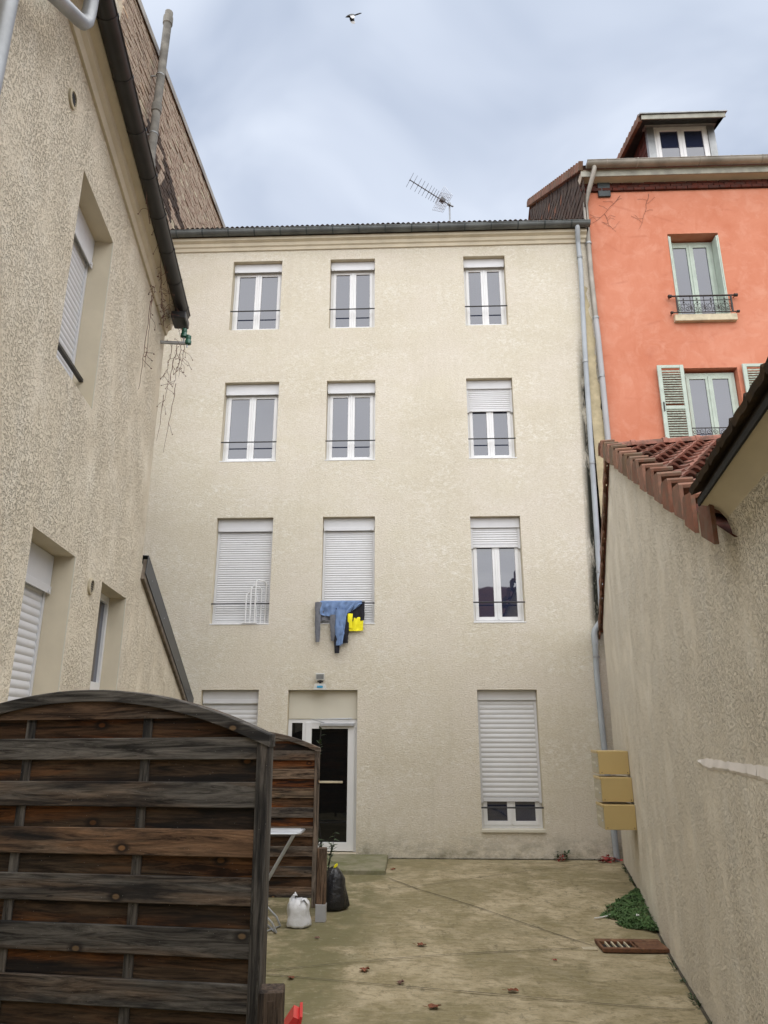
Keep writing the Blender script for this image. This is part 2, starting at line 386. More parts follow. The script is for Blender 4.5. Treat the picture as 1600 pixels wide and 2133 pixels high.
def wall_mesh(mb, x0, x1, z0, z1, ops, mi_rev=1, top=None):
    """front sheet at y=0 with rectangular openings (x0,x1,z0,z1,depth) and their reveals"""
    xs = sorted({x0, x1, *[o[0] for o in ops], *[o[1] for o in ops]}); zs = sorted({z0, z1, *[o[2] for o in ops], *[o[3] for o in ops]})
    for i in range(len(xs) - 1):
        for j in range(len(zs) - 1):
            cx, cz = (xs[i] + xs[i + 1]) / 2, (zs[j] + zs[j + 1]) / 2
            if any(o[0] < cx < o[1] and o[2] < cz < o[3] for o in ops): continue
            mb.add([(xs[i], 0, zs[j]), (xs[i + 1], 0, zs[j]), (xs[i + 1], 0, zs[j + 1]), (xs[i], 0, zs[j + 1])], [(0, 1, 2, 3)])
    for a, b_, c, d, dep in ops:
        D = dep + .12
        for q in ([(a, 0, c), (a, D, c), (a, D, d), (a, 0, d)], [(b_, 0, c), (b_, 0, d), (b_, D, d), (b_, D, c)],
                  [(a, 0, d), (a, D, d), (b_, D, d), (b_, 0, d)], [(a, 0, c), (b_, 0, c), (b_, D, c), (a, D, c)],
                  [(a, D, c), (b_, D, c), (b_, D, d), (a, D, d)]):
            mb.add(q, [(0, 1, 2, 3)], mi_rev)
    return mb

# roller-shutter slat: bowed profile
def slat_mesh(w, h):
    pr = []
    for i in range(7):
        t = i / 6; pr.append((-.010 * math.sin(math.pi * min(1, t * 1.08)) ** .8 if t < .93 else -.001, h * (t if t < .93 else .93 + (t - .93))))
    poly = [(.004, 0)] + pr + [(.004, h)]
    return MB().prism(poly, 0, w, 'x').mesh('slat', 'shutter_plastic', True, 35)
SL = {}
def shutter(parent, x0, x1, ztop, zbot, y, pitch):
    """curtain between ztop and zbot: guides + end rail are the part, each slat a sub-part"""
    mb = MB().box(x0, x0 + .04, y - .016, y + .03, zbot - .02, ztop).box(x1 - .04, x1, y - .016, y + .03, zbot - .02, ztop)
    mb.cbox(x0 + .042, x1 - .042, y - .012, y + .012, zbot, zbot + .055, .003)
    for xx in (x0 + .09, x1 - .09): mb.box(xx - .008, xx + .008, y - .022, y - .0125, zbot + .008, zbot + .03)
    sh = mb.build('roller_shutter', 'shutter_plastic', parent)
    n = max(1, round((ztop - zbot - .057) / pitch)); h = (ztop - zbot - .057) / n
    key = (round(x1 - x0, 3), round(h, 4))
    if key not in SL: SL[key] = slat_mesh(x1 - x0 - .084, h)
    for i in range(n): put('slat', SL[key], sh, (x0 + .042, y, zbot + .057 + i * h))
    return sh

def pvc_window(parent, x0, x1, z0, z1, d, box=.2, drop=0.0, rail=None, pitch=.062, sill=True, closed=False, box_mat='shutter_plastic', endrail=True, fz=None):
    """two-sash white window set back d in its reveal, roller-shutter box above"""
    zt = z1 - box; a, b_ = x0 + .004, x1 - .004; zb = z0 + .012
    bx = MB().cbox(a, b_, d - .075, d + .06, zt, z1 - .003, .004)
    if endrail and drop == 0: bx.cbox(a + .01, b_ - .01, d - .088, d - .0765, zt - .052, zt + .012, .003)
    if endrail and drop == 0:
        for xx in (a + .07, b_ - .07): bx.box(xx - .009, xx + .009, d - .096, d - .0885, zt - .042, zt - .022)
    bx.build('shutter_box', box_mat, parent)
    if closed:
        shutter(parent, a, b_, zt - .002, zb + .01, d - .03, pitch)
    else:
        f = .055; mb = MB()
        mb.box(a, a + f, d, d + .05, zb, zt - .002).box(b_ - f, b_, d, d + .05, zb, zt - .002)
        mb.box(a + f, b_ - f, d, d + .05, zb, zb + f).box(a + f, b_ - f, d, d + .05, zt - f, zt - .002)
        m = (a + b_) / 2; s = .062; y0, y1 = d - .014, d + .04
        iz0, iz1 = zb + f - .012, zt - f + .012
        for l, r in ((a + f - .012, m - .003), (m + .003, b_ - f + .012)):
            mb.cbox(l, l + s, y0, y1, iz0, iz1, .004).cbox(r - s, r, y0, y1, iz0, iz1, .004)
            mb.cbox(l + s - .002, r - s + .002, y0 + .002, y1 - .002, iz0, iz0 + s, .003).cbox(l + s - .002, r - s + .002, y0 + .002, y1 - .002, iz1 - s, iz1, .003)
        mb.cbox(m - .018, m + .018, y0 - .012, y0 - .0005, iz0 + .02, iz1 - .02, .004)
        w = mb.build('window', 'white_plastic', parent)
        for l, r in ((a + f - .012, m - .003), (m + .003, b_ - f + .012)):
            MB().box(l + s - .006, r - s + .006, d + .008, d + .02, iz0 + s - .006, iz1 - s + .006).build('pane', 'window_glass', w)
        if drop > 0: shutter(parent, a, b_, zt - .002, zt - drop, d - .035, pitch)
    if rail is not None:
        MB().tube([(x0 - .012, .012, rail), (x1 + .012, .012, rail)], .0125, 8).build('guard_rail', 'black_iron', parent, True)
    if sill: MB().cbox(x0 - .008, x1 + .008, -.008 if not fz else -.03, d + .02, z0 - (.008 if not fz else .03), z0 + .0115, .003).build('sill', 'cream_panel' if fz else 'white_plastic', parent)

# ------------------------------------------------------------------ ground
def gz(x, y):
    t = min(1, max(0, (5.5 - y) / 2.3)); up = .2 * t * t * (3 - 2 * t)
    return -.085 * math.exp(-(((x - 2.1) / 1.5) ** 2 + ((y - 8.0) / 1.7) ** 2)) + up
def lin(a, b, n): return [a + (b - a) * i / n for i in range(n + 1)]
gx = [-400, -120, -40, -15] + lin(-7, 5, 80) + [8, 15, 40, 120, 400]
gy = [-400, -120, -40, -15, -6] + lin(-2, 14, 110) + [18, 30, 60, 150, 400]
mb = MB(); nx = len(gx)
mb.add([(x, y, gz(x, y) + (.006 * noise.noise(Vector((x * 1.3, y * 1.3, 0))) if abs(x) < 8 and 0 < y < 14 else 0)) for y in gy for x in gx],
       [(j * nx + i, j * nx + i + 1, (j + 1) * nx + i + 1, (j + 1) * nx + i) for j in range(len(gy) - 1) for i in range(nx - 1)])
yard = structure(mb.build('courtyard_ground', 'concrete', None, True))
def ribbon(pts, w, name='expansion_joint'):
    out = []
    for i in range(len(pts) - 1):
        a, b_ = Vector(pts[i]), Vector(pts[i + 1]); n = max(2, int((b_ - a).length / .12))
        out += [a.lerp(b_, k / n) for k in range(n)]
    out.append(Vector(pts[-1])); vs = []; L = len(out)
    for i, p in enumerate(out):
        d = (out[min(i + 1, L - 1)] - out[max(i - 1, 0)]).normalized(); q = Vector((-d.y, d.x))
        off = .008 * noise.noise(Vector((p.x * 3, p.y * 3, 4))); ww = w * (1 + .7 * noise.noise(Vector((p.x * 6, p.y * 6, 9))))
        for s in (-1, 1):
            e_ = p + q * (off + s * ww / 2); vs.append((e_.x, e_.y, gz(e_.x, e_.y) + .011))
    MB().add(vs, [(2 * i, 2 * i + 1, 2 * i + 3, 2 * i + 2) for i in range(L - 1)]).build(name, 'joint', yard)
ribbon([(-1.9, 6.62), (-1.257, 6.864), (1.60, 7.90)], .009)
ribbon([(-2.0, 6.86), (-1.238, 6.767), (-.249, 6.564), (1.644, 6.253), (2.08, 6.2)], .009)
ribbon([(1.75, 8.0), (1.176, 8.70), (.047, 10.078), (-.35, 10.75)], .012)
ribbon([(-1.2, 9.82), (-.889, 9.906), (-.014, 10.217), (1.641, 11.327), (2.992, 12.05)], .008)

# ------------------------------------------------------------------ main building (facade plane y = 12.264)
FY = 12.264
mainb = thing('apartment_building', 'four-storey cream rendered apartment building across the end of the courtyard', 'building', (0, FY, 0))
DM = .17
OPS = [(-3.53, -2.53, 9.48, 11.06, DM), (-1.55, -.65, 9.48, 11.06, DM), (1.13, 1.96, 9.48, 11.06, DM),
       (-3.53, -2.48, 6.71, 8.34, DM), (-1.56, -.63, 6.71, 8.34, DM), (1.10, 1.97, 6.71, 8.34, DM),
       (-3.50, -2.47, 3.69, 5.62, DM), (-1.57, -.63, 3.69, 5.62, DM), (1.08, 1.97, 3.70, 5.60, DM),
       (-3.56, -2.58, .42, 2.585, DM), (-2.08, -.91, .07, 2.58, DM), (1.09, 2.08, .42, 2.58, DM)]
mb = wall_mesh(MB(), -5.6, 3.62, -.3, 11.42, OPS)
mb.add([(-5.6, 0, -.3), (-5.6, 9, -.3), (-5.6, 9, 11.6), (-5.6, 0, 11.42)], [(0, 1, 2, 3)]).add([(3.62, .6, -.3), (3.62, 9, -.3), (3.62, 9, 11.6), (3.62, .6, 11.42)], [(0, 1, 2, 3)])
mb.add([(-5.6, 9, -.3), (3.62, 9, -.3), (3.62, 9, 11.6), (-5.6, 9, 11.6)], [(0, 1, 2, 3)])
mb.build('wall', ['facade_render', 'smooth_render'], mainb)
RZ = {0: 9.91, 1: 7.10, 2: 4.05}
for i, o in enumerate(OPS):
    x0, x1, z0, z1, d = o
    if i == 10: continue
    r = i // 3
    if r < 2: pvc_window(mainb, x0, x1, z0, z1, d, box=.155 if r == 0 else .18, rail=RZ[r], drop=(.46 if i == 5 else 0), pitch=.042, sill=r > 0)
    elif r == 2: pvc_window(mainb, x0, x1, z0, z1, d, box=.19, rail=RZ[2], closed=i < 8, drop=(.36 if i == 8 else 0), pitch=.042)
    else: pvc_window(mainb, x0, x1, z0, z1, d, box=.17, rail=(.75 if i == 11 else None), closed=i == 9, drop=(1.58 if i == 11 else 0), pitch=.078, fz=True)
# entrance door
x0, x1 = -2.076, -.914; zt = 2.11
MB().cbox(x0, x1, .10, .16, zt + .002, 2.577, .004).build('transom_panel', 'cream_panel', mainb)
fr = MB(); fr.box(x0, x0 + .06, .115, .175, .075, zt).box(x1 - .05, x1, .115, .175, .075, zt).box(x0 + .06, x1 - .05, .115, .175, zt - .06, zt)
fr.box(x0 + .24, x0 + .30, .115, .175, .075, zt - .06).box(x0 + .06, x0 + .24, .115, .175, .075, .16)
MB().box(x0 + .055, x0 + .245, .14, .155, .155, zt - .055).build('sidelight_pane', 'door_glass', fr.build('door_frame', 'white_plastic', mainb))
lx0, lx1 = x0 + .292, x1 - .042
dr = MB(); dr.cbox(lx0, lx0 + .105, .095, .165, .085, zt - .05, .005).cbox(lx1 - .115, lx1, .095, .165, .085, zt - .05, .005)
dr.cbox(lx0 + .104, lx1 - .114, .097, .163, zt - .155, zt - .052, .004).cbox(lx0 + .104, lx1 - .114, .097, .163, .087, .215, .004)
door = dr.build('door', 'white_plastic', mainb)
MB().box(lx0 + .10, lx1 - .11, .13, .142, .21, zt - .15).build('pane', 'door_glass', door)
MB().cbox(lx0 + .25, lx1 - .01, .045, .094, zt - .115, zt - .065, .005).tube([(lx0 + .32, .07, zt - .06), (lx0 + .10, .04, zt + .0), (lx1 - .05, .07, zt + .01)], .009, 6).build('door_closer', 'galvanised', door)
MB().tube([(lx0 + .02, .07, 1.15), (lx0 + .02, .05, 1.15), (lx0 + .13, .05, 1.15)], .011, 8).box(lx0 + .0, lx0 + .04, .08, .0945, 1.03, 1.25).build('handle', 'galvanised', door)
MB().cbox(lx0 + .13, lx1 - .19, .112, .1285, 1.10, 1.135, .006).build('push_bar', 'stone_sill', door)
# cornice, gutter, roof
MB().prism([(0, 11.30), (-.03, 11.30), (-.045, 11.36), (-.075, 11.38), (-.09, 11.44), (-.15, 11.47), (-.15, 11.535), (.25, 11.535), (.25, 11.40), (0, 11.40)], -5.59, 3.60, 'x').build('cornice', 'moulding', mainb)
def gutter_profile(r, n=9): return [(r * math.cos(math.pi + math.pi * i / n), r * math.sin(math.pi + math.pi * i / n)) for i in range(n + 1)]
def gutter(parent, name, L, r, mat, loc, rot, step=.6, bracket_mat=None, off=.3):
    pr = gutter_profile(r); inner = gutter_profile(r - .006)[::-1]
    mb = MB().prism(pr + inner, 0, L, 'x')
    mb.tube([(0, -r, .004), (L, -r, .004)], .010, 8)
    mb.prism(gutter_profile(r - .001, 9), 0, .004, 'x').prism(gutter_profile(r - .001, 9), L - .004, L, 'x')
    g = mb.build(name, mat, parent, True, loc, rot)
    br = gutter_profile(r + .005); bi = gutter_profile(r + .0005)[::-1]; t = off
    bm_ = MB().prism(br + bi, -.013, .013, 'x').box(-.013, .013, -r - .012, -r + .004, -.004, .016).mesh('bracket', bracket_mat or mat, True)
    while t < L: put('bracket', bm_, g, (t, 0, 0)); t += step
    return g
gutter(mainb, 'gutter', 9.2, .085, 'grey_gutter', (-5.55, -.215, 11.615), (0, 0, 0), .53, 'dark_zinc', .35)
rf = MB().add([(-5.6, -.13, 11.60), (3.6, -.13, 11.60), (3.6, 5.0, 13.2), (-5.6, 5.0, 13.2), (3.6, 9.0, 11.6), (-5.6, 9.0, 11.6)], [(0, 1, 2, 3), (3, 2, 4, 5)]).build('roof', 'clay_tile', mainb, color=(.6, .55, .55))
def wave_tile(w, L, th=.014, hump=.026, n=8, two=False):
    """interlocking clay tile: x down-slope, y across, z up"""
    top0, top1 = [], []
    for i in range(n + 1):
        t = i / n
        h = hump * (max(0, math.sin(math.pi * (t * (2 if two else 1)) % (math.pi) ))) ** 1.5 if two else hump * max(0, math.sin(math.pi * min(1, max(0, (t - .12) / .52)))) ** 1.2
        if t > .93 and not two: h += .012
        top0.append((0, t * w, h * (.35 if not two else 1))); top1.append((L, t * w, h * (1.25 if not two else 1) + .012))
    vs = top0 + top1 + [(x, y, z - th) for x, y, z in top0] + [(x, y, z - th) for x, y, z in top1]
    k = n + 1; fs = []
    for i in range(n):
        fs += [(i, i + 1, k + i + 1, k + i), (k + i, k + i + 1, 3 * k + i + 1, 3 * k + i)]
    fs += [(0, k, 3 * k, 2 * k), (n, 2 * k + n, 3 * k + n, k + n), tuple(range(2 * k, 3 * k)) + tuple(range(4 * k - 1, 3 * k - 1, -1))]
    return MB().add(vs, fs)
mt = wave_tile(.205, .34, two=True, hump=.03, n=12).mesh('tile', 'slate_clay', True, 50)
pa = math.atan2(1.6, 5.13)
for i in range(44):
    t = put('tile', mt, rf, (-5.45 + i * .205, .13, 11.815 + rnd(-.004, .004)), Euler((0, pa, -math.pi / 2)), jit((1.0, .85, .8), .35))
# downpipe of the main building
pp = [(3.40, -.215, 11.55), (3.40, -.215, 11.48), (3.415, -.13, 11.36), (3.42, -.09, 11.24), (3.426, -.09, 10.64), (3.394, -.09, 9.77), (3.363, -.09, 8.93), (3.31, -.09, 6.78), (3.29, -.09, 5.77), (3.262, -.09, 4.64), (3.235, -.09, 3.74)]
dp = MB().tube(pp[:4], .048, 12).tube(pp[3:], .046, 12).build('downpipe', 'blue_pvc', mainb, True)
MB().tube([(3.235, -.09, 3.80), (3.22, -.09, 3.70), (3.10, -.09, 3.54), (3.085, -.09, 3.46), (3.085, -.09, 3.30)], .054, 12).tube([(3.085, -.09, 3.32), (3.07, -.09, 2.85), (3.085, -.09, 1.87), (3.14, -.09, .0)], .047, 12).build('lower_pipe', 'blue_pvc', dp, True)
for x, z in ((3.424, 10.9), (3.35, 8.6), (3.305, 6.55), (3.26, 4.55), (3.085, 3.1), (3.09, 1.5)):
    MB().lathe([(.050, -.02), (.056, -.02), (.056, .02), (.050, .02)], 14, (x, -.09, z)).box(x - .008, x + .008, -.05, .01, z - .01, z + .01).build('pipe_collar', 'zinc', dp, True)
# concrete step at the door
st = MB().cbox(-2.15, -.40, 11.0, FY - .002, -.02, .062, .012).build('door_step', 'mossy_step', None)
tag(st, 'low moss-stained concrete step in front of the glass entrance door', 'step')

# floodlight over the door
fl = thing('floodlight', 'grey floodlight with motion sensor fixed above the entrance door', 'floodlight', (-1.535, FY, 2.58))
MB().prism([(-.105, .0), (.105, .0), (.085, .10), (-.085, .10)], -.10, -.004).build('sensor_housing', 'lamp_body', fl)
MB().cbox(-.05, .05, -.108, -.1005, .03, .065, .006).build('sensor_lens', 'lens_blue', fl)
MB().tube([(0, -.06, .10), (0, -.07, .15), (0, -.05, .17)], .022, 8).box(-.045, .045, -.09, -.03, .125, .15).build('bracket', 'lamp_dark', fl, True)
MB().prism([(-.04, .16), (-.11, .155), (-.125, .26), (-.05, .275)], -.072, .072, 'x').build('lamp_head', 'lamp_body', fl)
MB().add([(-.06, -.113, .172), (.06, -.113, .172), (.06, -.126, .248), (-.06, -.126, .248)], [(0, 1, 2, 3)]).add([(-.06, -.116, .172), (.06, -.116, .172), (.06, -.129, .248), (-.06, -.129, .248)], [(0, 1, 2, 3)]).build('lamp_glass', 'zinc', fl)

# white airing rack hooked on the second-floor guard rail
ar = thing('airing_rack', 'white tubular airing rack standing folded on the shuttered window sill', 'airing rack', (-2.73, FY, 3.70))
for i, (xa, h) in enumerate(((-.15, .54), (-.07, .66), (.01, .77))):
    MB().tube([(xa, -.012, .01), (xa, -.012, h - .05), (xa + .012, -.005, h - .015), (xa + .035, .01, h), (xa + .125, .085, h - .01), (xa + .15, .10, h - .03), (xa + .16, .105, h - .07), (xa + .16, .105, .01)], .0125, 7).build('hoop', 'white_plastic', ar, True)
MB().cbox(-.21, .06, -.03, -.005, .005, .018, .003).cbox(-.02, .19, .095, .115, .005, .018, .003).build('base_bar', 'white_plastic', ar, True)

# laundry over the guard rail (z = 4.05)
RAILZ = 4.05
def cloth(name, label, cat, parts, loc):
    t = thing(name, label, cat, loc, 0, 'clothes drying on the guard rail')
    for nm, mb, mat in parts:
        mb.build(nm, mat, t, True, angle=60)
    return t
def limb(p0, p1, w0, w1, th=.05, n=9, seed=0, fold=.02, bow=0.0):
    p0, p1 = Vector(p0), Vector(p1)
    pts = [p0.lerp(p1, i / n) + Vector((bow * math.sin(math.pi * i / n), -.012 * math.sin(math.pi * i / n), 0)) for i in range(n + 1)]
    wd = [w0 + (w1 - w0) * i / n for i in range(n + 1)]
    return MB().flat(pts, wd, [th * (1 - .35 * i / n) for i in range(n + 1)], (1, 0, 0), 16, fold, seed)
def drape(xa, xb, zl, zr, zmid, y, top, seed, fold=.03, nx=26, nz=12, back=.12):
    """cloth body hanging in front of the rail and a little way behind it; lower hem goes zl - zmid - zr"""
    vs = []; rows = []
    for j in range(nz + 5):
        for i in range(nx + 1):
            u = i / nx; x = xa + (xb - xa) * u
            hem = zl * (1 - u) ** 2 + 2 * u * (1 - u) * zmid + zr * u * u
            if j < nz:
                t = 1 - j / nz; z = top + (hem - top) * t; f = min(1, t * 1.4)
                yy = y - .018 - fold * f * (noise.noise(Vector((x * 17 + t * 1.5, t * 1.7, seed))) + .6 * math.sin(x * 46 + 3 * t * math.sin(seed + x * 8)) * .5)
                x += .015 * f * noise.noise(Vector((x * 9, t * 4, seed + 3)))
            else:
                q = (j - nz) / 4; an = math.pi * q * .9
                yy = y - .018 * math.cos(an); z = top + .018 * math.sin(an) - (.0 if q < .9 else back)
            vs.append((x, yy, z))
    k = nx + 1; n = nz + 5
    fs = [(j * k + i, j * k + i + 1, (j + 1) * k + i + 1, (j + 1) * k + i) for j in range(n - 1) for i in range(nx)]
    m = MB().add(vs, fs); th = [(x, y_ + .007, z) for x, y_, z in vs]
    m.add(th, [f[::-1] for f in fs])
    return m
L0 = (0, FY - .030, RAILZ)
g1 = drape(-1.62, -1.25, -.30, -.26, -.33, -.005, .0, 1.0, .045)
s1 = limb((-1.60, -.04, .0), (-1.60, -.05, -.68), .12, .075, .06, 12, 2, .02); s2 = limb((-1.335, -.05, -.22), (-1.335, -.05, -.66), .13, .065, .06, 10, 3, .02)
s1.v += []; g1.add(s1.v, s1.f).add(s2.v, s2.f)
cloth('sweatshirt', 'grey hooded sweatshirt with sleeves hanging, leftmost of the drying clothes', 'sweatshirt', [('body', g1, 'grey_cloth')], L0)
d1 = drape(-1.565, -.845, -.21, -.03, -.33, -.034, .012, 5.0, .05, 48, 16)
d2 = limb((-1.215, -.065, -.13), (-1.235, -.07, -.74), .19, .10, .055, 12, 7, .03); d3 = limb((-1.16, -.062, -.16), (-1.20, -.072, -.72), .13, .07, .05, 12, 8, .03)
d1.add(d2.v, d2.f).add(d3.v, d3.f)
cloth('denim_shirt', 'light blue denim shirt bunched over the rail above the black trousers', 'shirt', [('body', d1, 'denim')], L0)
b1 = drape(-1.30, -1.02, -.34, -.34, -.36, -.020, .0, 9.0)
b2 = limb((-1.275, -.042, -.30), (-1.262, -.05, -.87), .12, .085, .05, 12, 11, .018); b3 = limb((-1.10, -.042, -.28), (-1.125, -.045, -.70), .11, .09, .05, 10, 12, .018)
b1.add(b2.v, b2.f).add(b3.v, b3.f)
cloth('trousers', 'black trousers with long legs hanging behind the blue denim shirt', 'trousers', [('body', b1, 'black_cloth')], L0)
y1 = drape(-1.04, -.80, -.33, -.31, -.33, -.012, .0, 14.0, .02); y2 = drape(-1.07, -.82, -.49, -.485, -.50, -.012, -.27, 15.0, .018, back=.0)
y3 = limb((-1.045, -.05, -.20), (-1.045, -.05, -.44), .09, .07, .03, 6, 16, .008)
cloth('sports_top', 'black and bright yellow sports top, rightmost of the drying clothes', 'sports top', [('body', y1, 'black_cloth'), ('yellow_hem', y2, 'yellow_cloth'), ('yellow_side', y3, 'yellow_cloth')], L0)

# television aerial on the main roof
an = thing('television_aerial', 'television aerial with ribbed boom and mesh reflector on the roof', 'aerial', (1.03, 14.2, 12.2))
MB().tube([(0, 0, .0), (0, 0, 1.78)], .020, 8).build('mast', 'blue_pvc', an, True)
B0, B1 = Vector((-.03, -.06, 1.71)), Vector((-.95, -.42, 2.13)); bd = (B1 - B0).normalized(); sidev = Vector((.30, -.75, .55)); sidev = (sidev - bd * sidev.dot(bd)).normalized(); upv = bd.cross(sidev)
MB().tube([B0 - bd * .12, B1], .012, 6).build('boom', 'brown_iron', an, True)
for i, t in enumerate((.26, .32, .38, .44, .51, .60, .69, .78, .89, .99)):
    p = B0.lerp(B1, t); mb = MB(); L = .17 - .05 * (1 - t)
    for s in (-1, 1):
        mb.tube([p + upv * s * .05 + sidev * s * .01, p + upv * s * .05 + sidev * L * s], .0045, 5)
        mb.tube([p + upv * s * .05 - sidev * s * .01, p + upv * s * .05 - sidev * L * .6 * s], .0035, 5)
    mb.tube([p - upv * .06, p + upv * .06], .013, 6); mb.build('director', 'brown_iron', an)
MB().cbox(-.06, .06, -.05, .05, -.05, .06, .01).build('dipole_box', 'lamp_dark', an, False, B0.lerp(B1, .16), (0, .4, .5))
for s in (1, -1):
    mb = MB(); c0 = B0 + bd * .02; e1 = (upv * s * .8 + bd * .55).normalized()
    for k in range(7): mb.tube([c0 + sidev * (-.22 + .44 * k / 6), c0 + sidev * (-.22 + .44 * k / 6) + e1 * .46], .0035, 4)
    for k in range(8): mb.tube([c0 - sidev * .22 + e1 * .46 * k / 7, c0 + sidev * .22 + e1 * .46 * k / 7], .0035, 4)
    mb.build('reflector', 'galvanised', an)
MB().tube([(0, 0, 1.73), (0, 0, 1.79)], .035, 8).tube([(-.05, -.06, 1.70), (.09, .05, 1.74)], .018, 6).build('clamp', 'zinc', an, True)

# ------------------------------------------------------------------ left building
LROT = R(98.082)
leftb = thing('rendered_house', 'roughcast beige house with dark gutter along the left of the courtyard', 'house', (-1.981, 0, 0), LROT)
DL = .24
LOPS = [(4.77, 5.72, .95, 3.347, DL), (6.55, 7.464, 1.25, 3.30, .165), (4.73, 5.65, 4.66, 6.375, DL)]
mb = wall_mesh(MB(), -2.0, 8.02, -.3, 7.4, LOPS)
mb.add([(8.02, 0, -.3), (8.02, 6, -.3), (8.02, 6, 7.4), (8.02, 0, 7.4)], [(0, 1, 2, 3)])
mb.add([(-2, 0, -.3), (-2, 6, -.3), (-2, 6, 7.4), (-2, 0, 7.4)], [(0, 1, 2, 3)])
def ext_top(u): return 3.80 - .352 * (u - 8.05)
mb.add([(8.02, 0, -.3), (12.30, 0, -.3), (12.30, 0, ext_top(12.30)), (8.02, 0, ext_top(8.02))], [(0, 1, 2, 3)])
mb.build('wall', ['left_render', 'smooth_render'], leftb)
# windows
pvc_window(leftb, 4.73, 5.65, 4.66, 6.375, DL, box=.26, rail=None, closed=True, pitch=.058, sill=False)
MB().cbox(4.73, 5.645, .10, .135, 4.905, 4.94, .004).build('guard_rail', 'black_iron', leftb)
pvc_window(leftb, 4.77, 5.72, .95, 3.347, DL, box=.27, closed=True, pitch=.062, sill=False)
# narrow bathroom window, open-top sash
a, b_ = 6.554, 7.46; mb = MB(); d = .165
mb.box(a, a + .05, d, d + .06, 1.26, 3.297).box(b_ - .05, b_, d, d + .06, 1.26, 3.297).box(a + .05, b_ - .05, d, d + .06, 3.23, 3.297).box(a + .05, b_ - .05, d, d + .06, 2.30, 2.42).box(a + .05, b_ - .05, d, d + .06, 1.26, 1.34)
mb.cbox(b_ - .40, b_ - .32, d + .004, d + .05, 1.34, 2.30, .004)
w = mb.build('window', 'white_plastic', leftb)
MB().box(a + .045, b_ - .045, d + .03, d + .04, 2.415, 3.235).build('pane', 'window_glass', w); MB().box(a + .045, b_ - .045, d + .03, d + .04, 1.335, 2.305).build('pane', 'window_glass', w)
# pale corner beads on the reveals
for o in LOPS:
    MB().box(o[1] - .001, o[1] + .007, -.004, .004, o[2], o[3] - .001).build('corner_bead', 'cream_panel', leftb)
# round vents
for u, z in ((4.29, 6.65), (6.20, 3.19)):
    v = MB().lathe([(.075, 0), (.075, -.018), (.055, -.024), (.055, -.010), (.0, -.010)], 20, (u, 0, z), 'y').build('vent', 'stone_sill', leftb, True)
    mb = MB()
    for k in range(5): mb.box(u - .05, u + .05, -.0165, -.0115, z - .045 + k * .02, z - .035 + k * .02)
    mb.build('grille', 'lamp_dark', v)
# eaves: moulded cornice and black half-round gutter, falling slightly to the far end
TL = -math.atan2(.36, 4.0)
def eave_z(u): return 6.93 + (7.85 - u) * .085
ev = MB().prism([(0, -.13), (-.025, -.13), (-.04, -.06), (-.075, -.035), (-.085, .03), (-.15, .07), (-.155, .15), (.3, .16), (.3, -.1), (0, -.1)], -5.2, .10, 'x').build('cornice', 'moulding', leftb, False, (7.93, 0, eave_z(7.93)), (0, -math.atan(-.085) , 0))
gutter(leftb, 'gutter', 6.0, .082, 'black_gutter', (1.95, -.225, eave_z(1.95) + .11), (0, math.atan(.085), 0), .52, 'black_gutter', .12)
MB().cbox(7.66, 7.93, -.31, -.13, eave_z(7.9) - .09, eave_z(7.9) + .01, .01).build('gutter_outlet', 'black_gutter', leftb)
rl = MB().add([(1.5, -.16, 7.62), (8.05, -.16, 7.08), (8.05, 5, 9.3), (1.5, 5, 9.8)], [(0, 1, 2, 3)]).build('roof', 'clay_tile', leftb, color=(.6, .5, .5))
# zinc downpipe by the camera: swan neck from the gutter back to the wall
MB().tube([(3.84, -.225, 7.32), (3.83, -.225, 7.0), (3.81, -.225, 6.88), (3.75, -.225, 6.79), (3.66, -.22, 6.72), (3.40, -.18, 6.57), (3.18, -.12, 6.44), (3.10, -.10, 6.38), (3.065, -.09, 6.28), (3.06, -.09, 6.1), (3.06, -.09, .2)], .05, 14).build('downpipe', 'zinc', leftb, True)
# lower extension: raking verge with anthracite flashing, timber below, sheet roof
ra = math.atan(.352); L = 4.2 / math.cos(ra)
vg = MB().cbox(0, L, -.055, -.045, -.16, .075, .002).cbox(0, L, -.055, .30, .076, .088, .002).build('verge_flashing', 'anthracite', leftb, False, (8.06, 0, ext_top(8.06) + .04), (0, ra, 0))
for t in (.35, 1.3, 2.6, 3.8):
    MB().lathe([(.008, 0), (.008, -.004), (.004, -.006)], 8, (t, -.055, -.06), 'y').build('screw', 'galvanised', vg)
MB().cbox(.02, L, -.043, .01, -.20, .07, .006).build('verge_timber', 'wood_batten', leftb, False, (8.06, 0, ext_top(8.06) + .02), (0, ra, 0))
MB().add([(8.0, 0, ext_top(8.0) + .10), (12.29, 0, ext_top(12.29) + .10), (12.29, 3, ext_top(12.29) + .10), (8.0, 3, ext_top(8.0) + .10)], [(0, 1, 2, 3)]).build('sheet_roof', 'anthracite', leftb)

